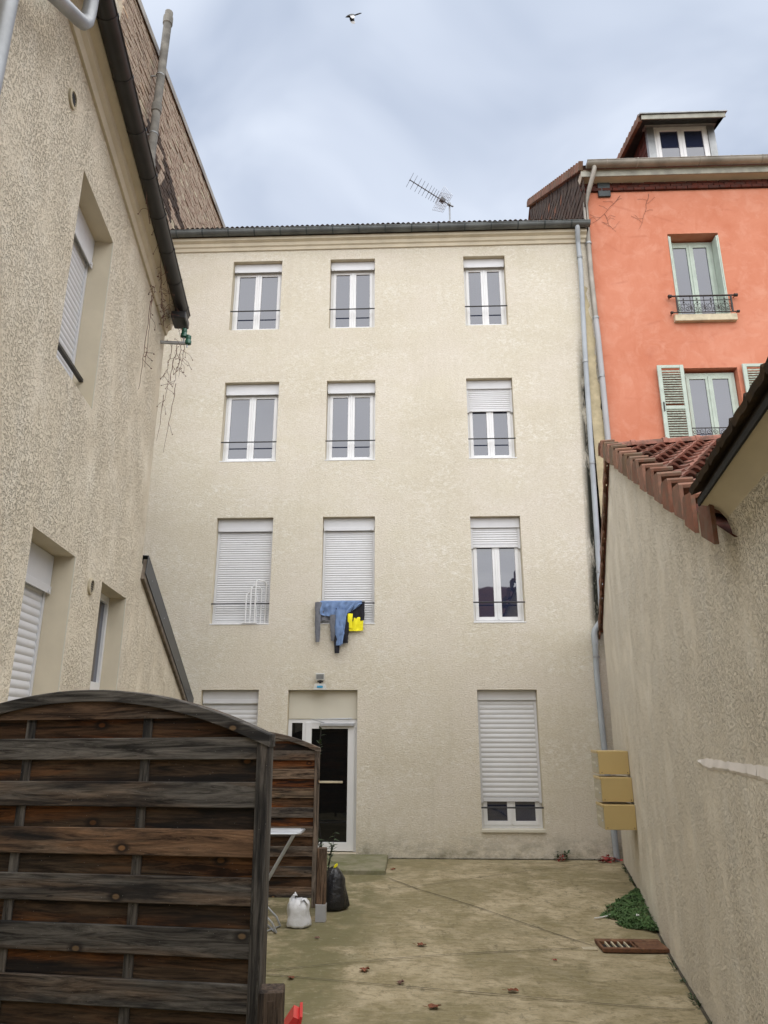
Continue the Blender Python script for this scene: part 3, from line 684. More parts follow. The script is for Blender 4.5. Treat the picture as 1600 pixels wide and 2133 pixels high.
# insulator bracket at the corner
ib = thing('insulator_bracket', 'iron arm with two green glass insulators at the roof corner', 'insulator', (0, 0, 0), 0)
def Lp(u, v, z):
    c, s = math.cos(LROT), math.sin(LROT); return Vector((-1.981 + u * c - v * s, u * s + v * c, z))
arm0, arm1 = Lp(7.83, .0, 6.58), Lp(7.86, -.30, 6.60)
ib.location = arm0
def rel(p): return Vector(p) - arm0
MB().tube([rel(arm0), rel(arm1)], .022, 8).tube([rel(arm1) + Vector((-.03, 0, -.02)), rel(arm1) + Vector((-.03, 0, .13))], .010, 6).tube([rel(arm1) + Vector((.02, 0, -.06)), rel(arm1) + Vector((.02, 0, .06))], .010, 6).build('arm', 'galvanised', ib, True)
for dx, dz in ((-.03, .10), (.03, .0)):
    MB().lathe([(.012, -.02), (.040, -.01), (.042, .03), (.030, .05), (.036, .065), (.034, .10), (.018, .115), (.004, .12)], 14).build('insulator', 'glass_green', ib, True, rel(arm1) + Vector((dx, 0, dz)))

# leafless creeper on the left house, one mass of stems per plant
def creeper(name, label, seeds, seed, rad=.0042):
    random.seed(seed); t = None; mb = MB(); base = Lp(*seeds[0][0])
    def P(u, v, z): return Lp(u, v, z) - base
    for (a, b_, n, wob, tw) in seeds:
        a, b_ = Vector(a), Vector(b_); pts = []
        for i in range(n + 1):
            q = a.lerp(b_, i / n) + Vector((rnd(-wob, wob), rnd(-wob, 0) * .4, rnd(-wob, wob) * .5)) * (1 if 0 < i < n else .3)
            pts.append(P(*q))
        mb.tube(pts, [rad * (1 - .55 * i / n) for i in range(n + 1)], 5)
        for i in range(1, n):
            if random.random() < tw:
                p = pts[i]; k = p.copy(); tp = [k]
                dr_ = Vector((rnd(-1, 1), rnd(-1, 1), rnd(-.9, .5))).normalized()
                for _ in range(4):
                    dr_ = (dr_ + Vector((rnd(-.6, .6), rnd(-.6, .6), rnd(-.7, .2)))).normalized(); tp.append(tp[-1] + dr_ * rnd(.02, .05))
                mb.tube(tp, rad * .55, 4)
                mb.lathe([(.001, -.009), (.009, 0), (.001, .009)], 5, tp[-1])
    o = mb.build(name, 'vine', None, loc=base); return tag(o, label, 'vine')
creeper('creeper_vine', 'bare reddish creeper stems climbing under the dark gutter', [((7.75, -.03, 6.75), (6.6, -.16, 7.12), 16, .05, .8), ((7.6, -.05, 6.80), (7.0, -.10, 7.03), 12, .06, .9), ((7.35, -.16, 6.95), (6.2, -.20, 7.2), 10, .03, .3), ((7.72, -.08, 6.85), (7.4, -.15, 7.0), 10, .06, 1), ((6.2, -.16, 7.05), (5.6, -.19, 7.22), 8, .03, .3), ((7.1, -.02, 6.78), (6.95, -.03, 5.5), 16, .025, .15), ((7.15, -.02, 6.75), (7.1, -.03, 5.85), 12, .02, .2), ((6.95, -.04, 6.80), (7.15, -.05, 6.85), 6, .04, .9)], 11)
creeper('hanging_creeper', 'tangle of thin creeper stems hanging below the glass insulators', [((7.86, -.20, 6.60), (7.95, -.06, 5.75), 14, .05, .7), ((7.86, -.25, 6.60), (7.9, -.18, 6.0), 12, .05, .8), ((7.86, -.28, 6.58), (7.9, -.24, 6.15), 10, .04, .8), ((7.9, -.12, 6.6), (7.92, -.05, 6.1), 10, .05, .8), ((7.88, -.22, 6.05), (7.92, -.14, 5.15), 12, .025, .05), ((7.9, -.08, 5.9), (7.95, -.04, 5.3), 8, .03, .1), ((7.85, -.15, 6.9), (7.86, -.25, 6.6), 6, .04, .5)], 23)

# ------------------------------------------------------------------ tall brick party wall, upper left
BX = -5.6
brickb = thing('brick_party_wall', 'tall bare brick party wall rising behind the left house', 'wall', (BX, 10.45, 0))
# local: y along the wall away from the camera, face looks to +x
MB().box(-3.0, -.012, 0, 12.0, 0, 16.62).build('wall_core', 'mortar', brickb)
random.seed(5)
cells = []
rowh, bl = .078, .235
for r in range(int((16.62 - 9.0) / rowh)):
    z = 9.0 + r * rowh; y = -.12 * (r % 2)
    while y < 11.9:
        ll = bl * rnd(.9, 1.05) * (.5 if random.random() < .12 else 1)
        y0_, y1_ = max(0.0, y), min(11.98, y + ll)
        if y1_ - y0_ > .04: cells.append((y0_, y1_, z))
        y += ll + .012
def visible_score(c):
    y = 10.45 + (c[0] + c[1]) / 2; z = c[2]
    top_line = z - (11.7 + max(0, (y - FY)) * .8 if y > FY else 12.5)
    return (0 if top_line > 0 else 50) + y
order = sorted(range(len(cells)), key=lambda i: visible_score(cells[i]))
indiv = set(order[:300]); rest = MB(); bm1 = MB().cbox(-.012, .012, 0, 1, 0, 1, .0)if False else None
bmesh_cache = {}
def brick_col(y, z):
    dark = noise.noise(Vector((y * 1.1 + z * .9, (z - y) * .45, 3.0)))
    band = noise.noise(Vector((y * 2.2, z * 2.6, 8)))
    if 1.6 < y < 6.2 and abs((z - 14.35) + (y - 1.9) * .40) < .62 and band > -.12: return 2
    if random.random() < .05: return 1
    return 0
for i, (a, b_, z) in enumerate(cells):
    k = brick_col(a, z); pr = rnd(-.004, .014) + (.0 if random.random() > .1 else -.012)
    if i in indiv:
        key = (round(b_ - a, 2))
        if key not in bmesh_cache: bmesh_cache[key] = MB().cbox(-.05, 0, 0, key, 0, rowh - .013, .006).mesh('brick', 'brick_clay')
        col = {0: jit((1.0, .98, .95), .4), 1: (1.5, 1.4, 1.2), 2: jit((.34, .36, .40), .25)}[k]
        put('brick', bmesh_cache[key], brickb, (pr, a, z), (0, 0, rnd(-.012, .012)), col)
    else:
        rest.box(-.05, pr, a, b_, z, z + rowh - .013, k)
o = rest.build('brickwork', ['brick_clay', 'stone_sill', 'slate_clay'], brickb); o['kind'] = 'stuff'; o.color = (1, .97, .93, 1)
MB().box(-.35, .05, -.05, 12.0, 16.63, 16.67).box(.035, .052, -.05, 12.0, 16.49, 16.629).build('coping', 'old_zinc', brickb)
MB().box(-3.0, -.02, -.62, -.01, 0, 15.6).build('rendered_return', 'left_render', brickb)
flue = thing('flue_pipe', 'weathered grey flue pipe standing against the brick wall', 'pipe', (-5.38, 12.0, 8.5))
MB().tube([(0, 0, 0), (0, 0, 4.8)], .085, 16).build('lower_section', 'fibre_cement', flue, True)
MB().tube([(0, 0, 4.78), (.0, 0, 6.3), (.03, 0, 9.05)], .088, 16).build('upper_section', 'fibre_cement', flue, True)
for z in (4.75, 6.3, 8.8): MB().lathe([(.088, -.12), (.108, -.10), (.108, .10), (.088, .12)], 16, (.0 if z < 7 else .025, 0, z)).build('collar', 'fibre_cement', flue, True)
for z in (3.9, 5.6, 7.2): MB().lathe([(.09, -.012), (.097, -.012), (.097, .012), (.09, .012)], 16, (.0, 0, z)).box(-.22, -.1, -.012, .012, z - .012, z + .012).build('strap', 'zinc', flue, True)

# ------------------------------------------------------------------ orange building, right
OY = 12.30
orb = thing('orange_house', 'tall orange-plastered house with green shutters at upper right', 'house', (0, OY, 0))
OO = [(5.25, 6.25, 9.60, 11.50, .26), (5.19, 6.21, 6.90, 8.49, .14)]
mb = wall_mesh(MB(), 3.635, 9.5, 0, 12.84, OO)
mb.add([(3.635, 0, 0), (3.635, 9, 0), (3.635, 9, 12.8), (3.635, 0, 12.8)], [(0, 1, 2, 3)])
mb.build('wall', ['orange_render', 'orange_render'], orb)
# flaking cream plaster left bare beside the pipes
random.seed(3); pl = []
zz = 4.0; edge = []
while zz < 11.6:
    base = 3.60 if zz < 8.2 else (3.56 + .03 * math.sin(zz * 3) if zz < 10.3 else 3.48)
    edge.append((base + rnd(-.03, .035), zz)); zz += rnd(.05, .16)
poly_l = [(3.30, z) for x, z in edge]
mb = MB()
for i in range(len(edge) - 1):
    mb.add([(3.40, -.0395, edge[i][1]), (edge[i][0], -.0395, edge[i][1]), (edge[i + 1][0], -.0395, edge[i + 1][1]), (3.40, -.0395, edge[i + 1][1])], [(0, 1, 2, 3)])
    mb.add([(edge[i][0], -.0395, edge[i][1]), (edge[i][0], .0, edge[i][1]), (edge[i + 1][0], .0, edge[i + 1][1]), (edge[i + 1][0], -.0395, edge[i + 1][1])], [(0, 1, 2, 3)])
mb.build('bare_plaster_strip', 'bare_plaster', orb)
MB().box(3.33, 3.66, -.036, .01, 3.0, 8.15).build('stone_quoin', 'bare_plaster', orb)
# brick band under the eaves: each brick
bb = MB().box(3.63, 9.5, -.012, .05, 12.55, 12.86).build('brick_band', 'brick_dark', orb, color=(.6, .5, .5))
bk = MB().cbox(0, .205, -.028, .01, 0, .066, .004).mesh('brick', 'brick_dark')
for r in range(4):
    x = 3.60 + (.11 if r % 2 else 0)
    while x < 8.4:
        put('brick', bk, bb, (x, -.004 + rnd(-.004, .004) - (.022 if r == 0 else 0), 12.555 + r * .076), None, jit((1, .9, .85), .35)); x += .217
MB().cbox(3.95, 4.20, -.05, .0, 12.42, 12.80, .006).build('vent_plate', 'dark_zinc', orb)
# eaves board, soffit, zinc gutter
MB().prism([(.0, 12.745), (-.195, 12.775), (-.195, 12.95), (.1, 12.95)], 3.60, 9.5, 'x').build('soffit', 'soffit_board', orb)
MB().cbox(3.585, 9.5, -.22, -.1955, 12.765, 12.90, .003).build('fascia', 'weathered_white', orb)
gutter(orb, 'gutter', 5.7, .095, 'old_zinc', (3.68, -.32, 13.0), (0, 0, 0), .62, 'old_zinc', .4)
od = MB().tube([(3.83, -.32, 12.93), (3.83, -.32, 12.86), (3.81, -.30, 12.76), (3.70, -.12, 12.38), (3.655, -.09, 12.20), (3.65, -.09, 12.05)], .048, 12).tube([(3.65, -.09, 12.10), (3.625, -.09, 10.65), (3.633, -.09, 9.55)], .050, 12).build('downpipe', 'old_zinc', orb, True)
MB().tube([(3.633, -.09, 9.58), (3.643, -.09, 9.15), (3.645, -.09, 8.14), (3.64, -.09, 6.5)], .053, 12).build('lower_pipe', 'grey_pvc', od, True)
for z in (11.25, 9.55, 8.3): MB().lathe([(.054, -.02), (.062, -.02), (.062, .02), (.054, .02)], 14, (3.636, -.09, z)).box(3.625, 3.65, -.05, .01, z - .012, z + .012).build('pipe_collar', 'zinc', od, True)
# roof, gable tiles, verge
rp = math.atan2(3.6, 5.4)
orf = MB().add([(3.62, -.28, 12.99), (9.5, -.28, 12.99), (9.5, 5.2, 16.72), (3.62, 5.2, 16.72), (9.5, 9, 14.2), (3.62, 9, 14.2)], [(0, 1, 2, 3), (3, 2, 4, 5)]).build('roof', 'clay_tile', orb, color=(.7, .55, .5))
def cot(y): return 12.99 + (y + .28) * 3.73 / 5.48
vt = MB().prism([(0, -.10), (0, .075), (.03, .085), (.215, .035), (.225, -.10)], -.055, .03, 'x').mesh('verge_tile', 'clay_verge')
y = -.26
while y < 5.2:
    put('verge_tile', vt, orb, (3.60, y, cot(y) + .02), (math.atan(3.6 / 5.58) * .8, 0, 0), jit((1, .9, .85), .4)); y += .205
gb = MB().add([(3.63, -.2, 11.5), (3.63, 5.3, 11.5), (3.63, 5.3, 16.55), (3.63, -.2, cot(-.2) - .1)], [(0, 1, 2, 3)]).build('gable_cladding', 'slate_clay', orb)
gt = MB().cbox(-.012, .0, 0, .165, 0, .30, .003).mesh('tile', 'slate_clay')
n = 0
for r in range(24):
    z = 11.7 + r * .2; yy = -.15 + (.09 if r % 2 else 0)
    while yy < 5.1:
        if z + .34 < cot(yy) and z > 11.75 + max(0, yy) * .62 and n < 300:
            put('tile', gt, gb, (3.627 + rnd(-.006, .0), yy, z), (0, rnd(.02, .07), 0), jit((1, .85, .8), .45) if rnd(0, 1) > .08 else (2.6, 1.5, 1.1)); n += 1
        yy += .175
# upper window with ironwork, folded shutters in the reveal, stone sill
def green_window(parent, x0, x1, z0, z1, d):
    mb = MB(); f = .07; m = (x0 + x1) / 2
    mb.box(x0, x0 + f, d, d + .06, z0, z1).box(x1 - f, x1, d, d + .06, z0, z1).box(x0 + f, x1 - f, d, d + .06, z1 - f, z1).box(x0 + f, x1 - f, d, d + .06, z0, z0 + f)
    for l, r in ((x0 + f - .01, m - .002), (m + .002, x1 - f + .01)):
        mb.cbox(l, l + .065, d - .015, d + .045, z0 + f - .01, z1 - f + .01, .005).cbox(r - .065, r, d - .015, d + .045, z0 + f - .01, z1 - f + .01, .005)
        mb.cbox(l + .064, r - .064, d - .013, d + .043, z1 - f - .06, z1 - f + .008, .004).cbox(l + .064, r - .064, d - .013, d + .043, z0 + f - .008, z0 + f + .10, .004)
    mb.cbox(m - .022, m + .022, d - .03, d - .0155, z0 + f, z1 - f, .005)
    w = mb.build('window', 'paint_green', parent)
    for l, r in ((x0 + f - .01, m - .002), (m + .002, x1 - f + .01)):
        MB().box(l + .06, r - .06, d + .006, d + .014, z0 + f + .09, z1 - f - .055).build('pane', 'window_glass', w)
green_window(orb, 5.29, 6.21, 9.62, 11.46, .24)
MB().cbox(5.15, 6.33, -.09, .24, 9.46, 9.60, .008).build('sill', 'stone_sill', orb)
for x in (5.253, 6.222):
    fs_ = MB().cbox(x, x + .024, -.015, .22, 9.64, 11.44, .003).cbox(x + (.026 if x < 6 else -.026), x + (.049 if x < 6 else -.003), -.01, .215, 9.65, 11.43, .003).build('folded_shutter', 'paint_green', orb)
def spiral(c, r, a0, turns, sgn=1, n=22, y=0):
    return [(c[0] + r * (1 - .82 * i / n) * math.cos(a0 + sgn * 2 * math.pi * turns * i / n), y, c[1] + r * (1 - .82 * i / n) * math.sin(a0 + sgn * 2 * math.pi * turns * i / n)) for i in range(n + 1)]
mb = MB(); yr = -.085
mb.tube([(5.10, yr, 10.0), (6.36, yr, 10.0)], .017, 8)
for x in (5.10, 6.36): mb.lathe([(.012, -.04), (.034, -.03), (.034, .03), (.012, .04)], 10, (x, yr, 10.0), 'x').lathe([(.010, -.03), (.028, -.02), (.028, .02), (.010, .03)], 10, (x, yr, 9.64), 'x')
mb.tube([(5.10, yr, 9.64), (6.36, yr, 9.64)], .011, 8).tube([(5.22, yr, 9.90), (6.26, yr, 9.90)], .008, 6)
for x in (5.22, 6.26): mb.box(x - .014, x + .014, yr - .012, yr + .012, 9.64, 9.99)
for x in (5.11, 6.35): mb.tube([(x, yr, 10.0), (x, .02, 10.0)], .010, 6).tube([(x, yr, 9.64), (x, .02, 9.64)], .009, 6)
for i in range(5):
    x = 5.22 + 1.04 * i / 4
    if 0 < i < 4: mb.tube([(x, yr, 9.64), (x, yr, 9.99)], .0065, 6)
for i in range(4):
    x = 5.35 + 1.04 * i / 4
    mb.tube([(x, yr, 9.64), (x, yr, 9.93)], .006, 6)
    mb.lathe([(.002, -.02), (.014, 0), (.002, .03)], 8, (x, yr, 9.93)).lathe([(.004, -.02), (.019, 0), (.004, .02)], 8, (x, yr, 9.86))
    for s in (-1, 1):
        mb.tube(spiral((x + s * .062, 9.72), .058, math.pi * (.5 if s < 0 else .5), 1.6, -s, 26, yr), .0062, 5)
        mb.tube([(x, yr, 9.79), (x + s * .03, yr, 9.83), (x + s * .06, yr, 9.81), (x + s * .055, yr, 9.785)], .0055, 5)
        mb.tube([(x + s * .128, yr, 9.68), (x + s * .122, yr, 9.77), (x + s * .09, yr, 9.83), (x + s * .078, yr, 9.80)], .0055, 5)
mb.build('railing', 'brown_iron', orb, True)
# lower window, shutters open against the wall
green_window(orb, 5.21, 6.19, 6.92, 8.44, .12)
def louvre(x0, x1, z0, z1, y, ang):
    mb = MB(); mb.cbox(0, .075, -.035, 0, z0, z1, .004).cbox(x1 - x0 - .07, x1 - x0, -.035, 0, z0, z1, .004)
    w = x1 - x0
    mb.cbox(.0755, w - .0705, -.033, -.002, z1 - .06, z1 - .001, .003).cbox(.0755, w - .0705, -.033, -.002, (z0 + z1) / 2 - .12, (z0 + z1) / 2 - .05, .003).cbox(.0755, w - .0705, -.033, -.002, z0 + .001, z0 + .07, .003)
    s = mb.build('shutter', 'paint_green', orb, False, (x0, y, 0), (0, 0, ang))
    me = MB().add([(.074, -.034, 0), (w - .069, -.034, 0), (w - .069, -.034, .012), (.074, -.034, .012), (.074, -.004, .035), (w - .069, -.004, .035), (w - .069, -.004, .047), (.074, -.004, .047)],
                  [(0, 1, 2, 3), (0, 4, 5, 1), (3, 2, 6, 7), (4, 7, 6, 5)]).mesh('slat', 'louvre_paint')
    z = z0 + .075
    while z < z1 - .10:
        if not ((z0 + z1) / 2 - .155 < z < (z0 + z1) / 2 - .055): put('slat', me, s, (0, 0, z))
        z += .050
    MB().box(.03, .05, -.052, -.036, (z0 + z1) / 2 - .16, (z0 + z1) / 2 + .02).build('latch', 'black_iron', s)
    return s
louvre(4.69, 5.18, 6.95, 8.52, -.05, 0); louvre(6.27, 6.79, 6.95, 8.52, -.05, 0)
mb = MB(); z = 7.25
mb.tube([(5.19, -.02, z), (6.21, -.02, z)], .010, 6).tube([(5.19, -.02, z - .18), (6.21, -.02, z - .18)], .008, 6)
for i in range(5):
    x = 5.20 + i * .25
    mb.tube([(x, -.02, 6.95), (x, -.02, z)], .006, 6)
    if i < 4:
        for s in (-1, 1): mb.tube(spiral((x + .125 + s * .07, z - .075), .05, 1.5, 1.4, s, 20, -.02), .005, 5)
        mb.tube([(x + .125 + .025 * math.cos(t * .7), -.02, z - .06 + .025 * math.sin(t * .7)) for t in range(10)], .005, 5)
mb.build('railing', 'brown_iron', orb, True)
# thin dead creeper left on the orange wall
random.seed(9); mb = MB()
for (x, z, L, dx) in ((4.98, 12.48, 1.0, -.28), (4.40, 12.46, .95, -.75), (4.05, 12.0, .5, .45)):
    pts = [Vector((x, -.010, z))]
    for i in range(10): pts.append(pts[-1] + Vector((dx * L / 10 * (.4 + i * .12) + rnd(-.02, .02), 0, -L / 10 * .85 + rnd(-.02, .02))))
    mb.tube(pts, [.0042 * (1 - .06 * i) for i in range(11)], 5)
    for i in (2, 3, 5, 7, 8):
        sg = random.choice((-1, 1)); q = pts[i]; mb.tube([q, q + Vector((sg * rnd(.04, .10), 0, rnd(.0, .09))), q + Vector((sg * rnd(.12, .22), 0, rnd(.02, .18)))], .0022, 4)
dc = mb.build('dead_creeper', 'vine', None, loc=(0, OY, 0)); tag(dc, 'few thin dead creeper twigs high on the orange wall', 'vine')
# dormer
DY = .95
dm = MB()
dm.add([(5.52, DY + .03, 13.9), (5.52, 4.4, 15.2), (5.52, 2.9, 15.2), (5.52, DY + .03, 15.2)], [(0, 1, 2, 3)]).add([(7.0, DY + .03, 13.9), (7.0, 4.4, 15.2), (7.0, 2.9, 15.2), (7.0, DY + .03, 15.2)], [(0, 1, 2, 3)])
dmo = dm.build('dormer_cheek', 'brick_dark', orb, color=(.6, .45, .5))
MB().cbox(5.50, 5.66, DY - .02, DY + .10, 13.9, 15.12, .006).cbox(6.86, 7.02, DY - .02, DY + .10, 13.9, 15.12, .006).cbox(5.45, 7.07, DY - .06, DY + .12, 15.121, 15.20, .006).build('dormer_frame', 'zinc', orb)
mb = MB(); a, b_, z0_, z1_ = 5.665, 6.855, 13.9, 15.118; m = (a + b_) / 2
mb.box(a, a + .06, DY, DY + .05, z0_, z1_).box(b_ - .06, b_, DY, DY + .05, z0_, z1_).box(a + .06, b_ - .06, DY, DY + .05, z1_ - .06, z1_)
for l, r in ((a + .05, m - .002), (m + .002, b_ - .05)):
    mb.cbox(l, l + .07, DY - .015, DY + .04, z0_, z1_ - .05, .004).cbox(r - .07, r, DY - .015, DY + .04, z0_, z1_ - .05, .004).cbox(l + .069, r - .069, DY - .013, DY + .038, z1_ - .12, z1_ - .051, .003)
w = mb.build('dormer_window', 'white_plastic', orb)
for l, r in ((a + .05, m - .002), (m + .002, b_ - .05)): MB().box(l + .06, r - .06, DY + .01, DY + .02, z0_, z1_ - .11).build('pane', 'window_glass', w)
MB().prism([(DY - .40, 14.96), (DY - .40, 15.07), (4.6, 15.92), (4.6, 15.74), (DY - .05, 15.2)], 5.28, 7.08, 'x').build('dormer_roof', 'dark_zinc', orb)
MB().cbox(5.26, 7.10, DY - .425, DY - .4005, 14.94, 15.06, .004).build('dormer_fascia', 'weathered_white', orb)
MB().prism([(DY - .46, 15.064), (DY - .46, 15.092), (DY - .1, 15.165), (DY - .1, 15.137)], 5.22, 7.14, 'x').build('dormer_eaves_sheet', 'zinc', orb)
y = DY - .35
while y < 4.4:
    put('verge_tile', vt, orb, (5.27, y, 15.06 + (y - DY + .40) * .206), (R(10), 0, 0), jit((.9, .8, .8), .4)); y += .205
dk = MB().cbox(-.012, 0, 0, .19, 0, .22, .003).mesh('tile', 'brick_dark')
for r in range(7):
    yy = DY + .12 + (.1 if r % 2 else 0)
    while yy < 3.6:
        z = 13.85 + r * .19
        if z > cot(yy) - .15 and z < 15.12: put('tile', dk, dmo, (5.519, yy, z), (0, .05, 0), jit((.8, .7, .7), .3))
        yy += .2

# ------------------------------------------------------------------ right-hand lean-to with tiled gable roof, and the near outbuilding
KR = R(-100.204)
rb = thing('tiled_outbuilding', 'beige rendered outbuilding with red clay tiled gable roof on the right', 'outbuilding', (3.178, 11.94, 0), KR)
# local: x toward the camera along the wall, y into the building, face at y = 0
SR, ZR, SF, ZF, SB, ZB = 3.35, 5.36, 8.42, 2.95, -.03, 3.58
pf = math.atan2(ZR - ZF, SF - SR); pb = math.atan2(ZR - ZB, SR - SB)
mb = MB()
mb.add([(SB, 0, -.35), (8.44, 0, -.35), (8.44, 0, ZF - .01), (SR, 0, ZR), (SB, 0, ZB)], [(0, 1, 2, 3, 4)])
mb.add([(SB, 0, -.35), (SB, 4, -.35), (SB, 4, ZB), (SB, 0, ZB)], [(0, 1, 2, 3)])
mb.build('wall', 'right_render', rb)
dk_ = MB().add([(SF + .1, -.02, ZF - .03), (SR, -.02, ZR + .02), (SR, 5, ZR + .02), (SF + .1, 5, ZF - .03)], [(0, 1, 2, 3)]).add([(SR, -.02, ZR + .02), (SB - .05, -.02, ZB), (SB - .05, 5, ZB), (SR, 5, ZR + .02)], [(0, 1, 2, 3)])
roof = dk_.build('roof', 'clay_tile', rb, color=(.5, .4, .4))
tm = wave_tile(.232, .40, th=.024, hump=.034, n=8).mesh('tile', 'clay_tile', True, 50)
random.seed(21); Ls = math.hypot(SF - SR, ZR - ZF); rows = 16; ex = Ls / rows; nt_ = 0
for r in range(rows):
    for c_ in range(18):
        if nt_ >= 300: break
        dsl = r * ex; yb = .03 + (c_ - .5 * (r % 2)) * .222
        if yb < -.06: continue
        x = SR + dsl * math.cos(pf); z = ZR - dsl * math.sin(pf) + .048
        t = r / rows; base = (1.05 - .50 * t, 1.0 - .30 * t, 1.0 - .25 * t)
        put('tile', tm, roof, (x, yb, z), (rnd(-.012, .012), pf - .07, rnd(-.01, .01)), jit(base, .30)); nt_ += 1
# verge tiles down the front and back slopes
vm = MB().prism([(0, -.115), (0, .035), (.02, .052), (.06, .055), (.235, .025), (.25, .008), (.25, -.115 - .25 * .42)], -.115, -.092).prism([(.0, .015), (.02, .052), (.06, .055), (.235, .025), (.25, .008), (.245, -.012)], -.0915, .05).mesh('verge_tile', 'clay_verge', True, 30)
step = (SF - SR) / 15.6
for i in range(16):
    x = SR + i * step; z = ZR - (x - SR) * math.tan(pf) + .075
    put('verge_tile', vm, rb, (x, rnd(-.008, .004), z + rnd(-.006, .006)), (0, rnd(-.02, .03), rnd(-.015, .015)), jit((.95, .82, .76) if random.random() > .35 else (.85, 1.0, .85), .4))
vb_ = MB().prism([(0, -.10), (0, .06), (-.33, .06 - .33 * .40), (-.33, -.10 - .33 * .40)], -.06, -.035).prism([(0, .02), (0, .06), (-.33, .06 - .33 * .40), (-.33, .02 - .33 * .40)], -.0345, .05).mesh('verge_tile', 'clay_verge')
for i in range(12):
    x = SR - i * (SR - SB) / 10.6; put('verge_tile', vb_, rb, (x, 0, ZR - (SR - x) * math.tan(pb) + .05), (0, rnd(.0, .10), rnd(-.03, .03)), jit((.75, .7, .65), .3))
rm = MB(); pr = [(.14 * math.cos(math.pi * i / 8), .10 * math.sin(math.pi * i / 8)) for i in range(9)]; pi_ = [(.124 * math.cos(math.pi * i / 8), .085 * math.sin(math.pi * i / 8)) for i in range(9)][::-1]
rm.prism([(x, z) for x, z in pr + pi_], 0, .40, 'y'); pr2 = [(x * 1.12, z * 1.14) for x, z in pr]
rm.prism(pr2 + [(x, z) for x, z in pr][::-1], .0, .055, 'y')
rme = rm.mesh('ridge_tile', 'clay_tile', True, 45)
for i in range(11): put('ridge_tile', rme, rb, (SR, -.13 + i * .385, ZR + .035 + rnd(-.004, .004)), (0, 0, rnd(-.015, .015)), jit((1.35, 1.25, 1.2), .1))
# moss on the lowest tiles
for (x, y, z, r) in ((SF - .45, .02, ZF + .36, .05), (SF - .22, .04, ZF + .255, .055), (SF - .05, .06, ZF + .17, .045)):
    m = MB(); vs = []
    bm = bmesh.new(); bmesh.ops.create_icosphere(bm, subdivisions=3, radius=r)
    for v in bm.verts: v.co *= 1 + .35 * noise.noise(v.co * 40 + Vector((x, 0, 0))); v.co.z *= .5; v.co.y *= 1.3
    me = bpy.data.meshes.new('moss'); bm.to_mesh(me); bm.free(); me.materials.append(MATS['moss']); put('moss', me, rb, (x, y, z))
# white mortar scar on the near wall
random.seed(61); up_, lo_ = [], []
for i in range(44):
    u = 6.74 + i * .05; q = min(1, i / 5)
    up_.append((u, 1.79 + .03 * (i / 43) + rnd(-.004, .005) - (1 - q) * .02)); lo_.append((u, 1.770 - .022 * q - .02 * max(0, math.sin(i * .21)) + rnd(-.006, .005)))
sc_ = MB()
for i in range(43):
    p = [up_[i], up_[i + 1], lo_[i + 1], lo_[i]]; m0 = [((up_[k][0]), (up_[k][1] * .25 + lo_[k][1] * .75)) for k in (i, i + 1)]; d0 = -.012 - .008 * noise.noise(Vector((i * .4, 0, 0)))
    sc_.add([(p[0][0], .0, p[0][1]), (p[1][0], .0, p[1][1]), (m0[1][0], d0*.6, m0[1][1]), (m0[0][0], d0*.6, m0[0][1]), (p[2][0], -.002, p[2][1]), (p[3][0], -.002, p[3][1])], [(0, 1, 2, 3), (3, 2, 4, 5)])
sc_.build('mortar_scar', 'render_patch', rb)

nb = thing('near_outbuilding', 'near beige outbuilding with dark overhanging eave at the right edge', 'outbuilding', (3.178, 11.94, 0), KR)
S0 = 8.44
# wall with a coved top running out under the eave
prof = [(0, -.35), (0, 2.78), (-.002, 2.90), (-.008, 2.98), (-.024, 3.04), (-.055, 3.085), (-.095, 3.11), (-.145, 3.125)]
mb = MB(); NS = 14; us = [S0 + (15.0 - S0) * i / NS for i in range(NS + 1)]
mb.add([(u, y, z) for u in us for y, z in prof], [(i * 8 + j, (i + 1) * 8 + j, (i + 1) * 8 + j + 1, i * 8 + j + 1) for i in range(NS) for j in range(4)])
mb.add([(S0, 0, -.35), (S0, 3, -.35), (S0, 3, 4.2), (S0, 0, 3.08)] , [(0, 1, 2, 3)])
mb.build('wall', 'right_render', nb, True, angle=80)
MB().add([(u, y, z) for u in us for y, z in prof[4:]], [(i * 4 + j, (i + 1) * 4 + j, (i + 1) * 4 + j + 1, i * 4 + j + 1) for i in range(NS) for j in range(3)]).build('soffit', 'smooth_render', nb, True, angle=80)
MB().cbox(S0 + .01, 15, -.158, -.1455, 3.112, 3.15, .003).build('eave_board', 'dark_gap', nb)
nr = MB().add([(S0 + .0, -.16, 3.155), (15, -.16, 3.155), (15, 3.0, 4.45), (S0 + .0, 3.0, 4.45)], [(0, 1, 2, 3)]).build('roof', 'slate_clay', nb, color=(.5, .45, .4))
t2 = wave_tile(.232, .42, th=.03, hump=.004, n=6).mesh('tile', 'slate_clay', True, 50)
for r in range(2):
    for i in range(20):
        put('tile', t2, nr, (S0 - .0 + i * .232, .205 + r * .34, 3.345 + r * .14 + rnd(-.004, .004)), Euler((0, math.atan(.38), -math.pi / 2)), jit((.75, .7, .55), .35))

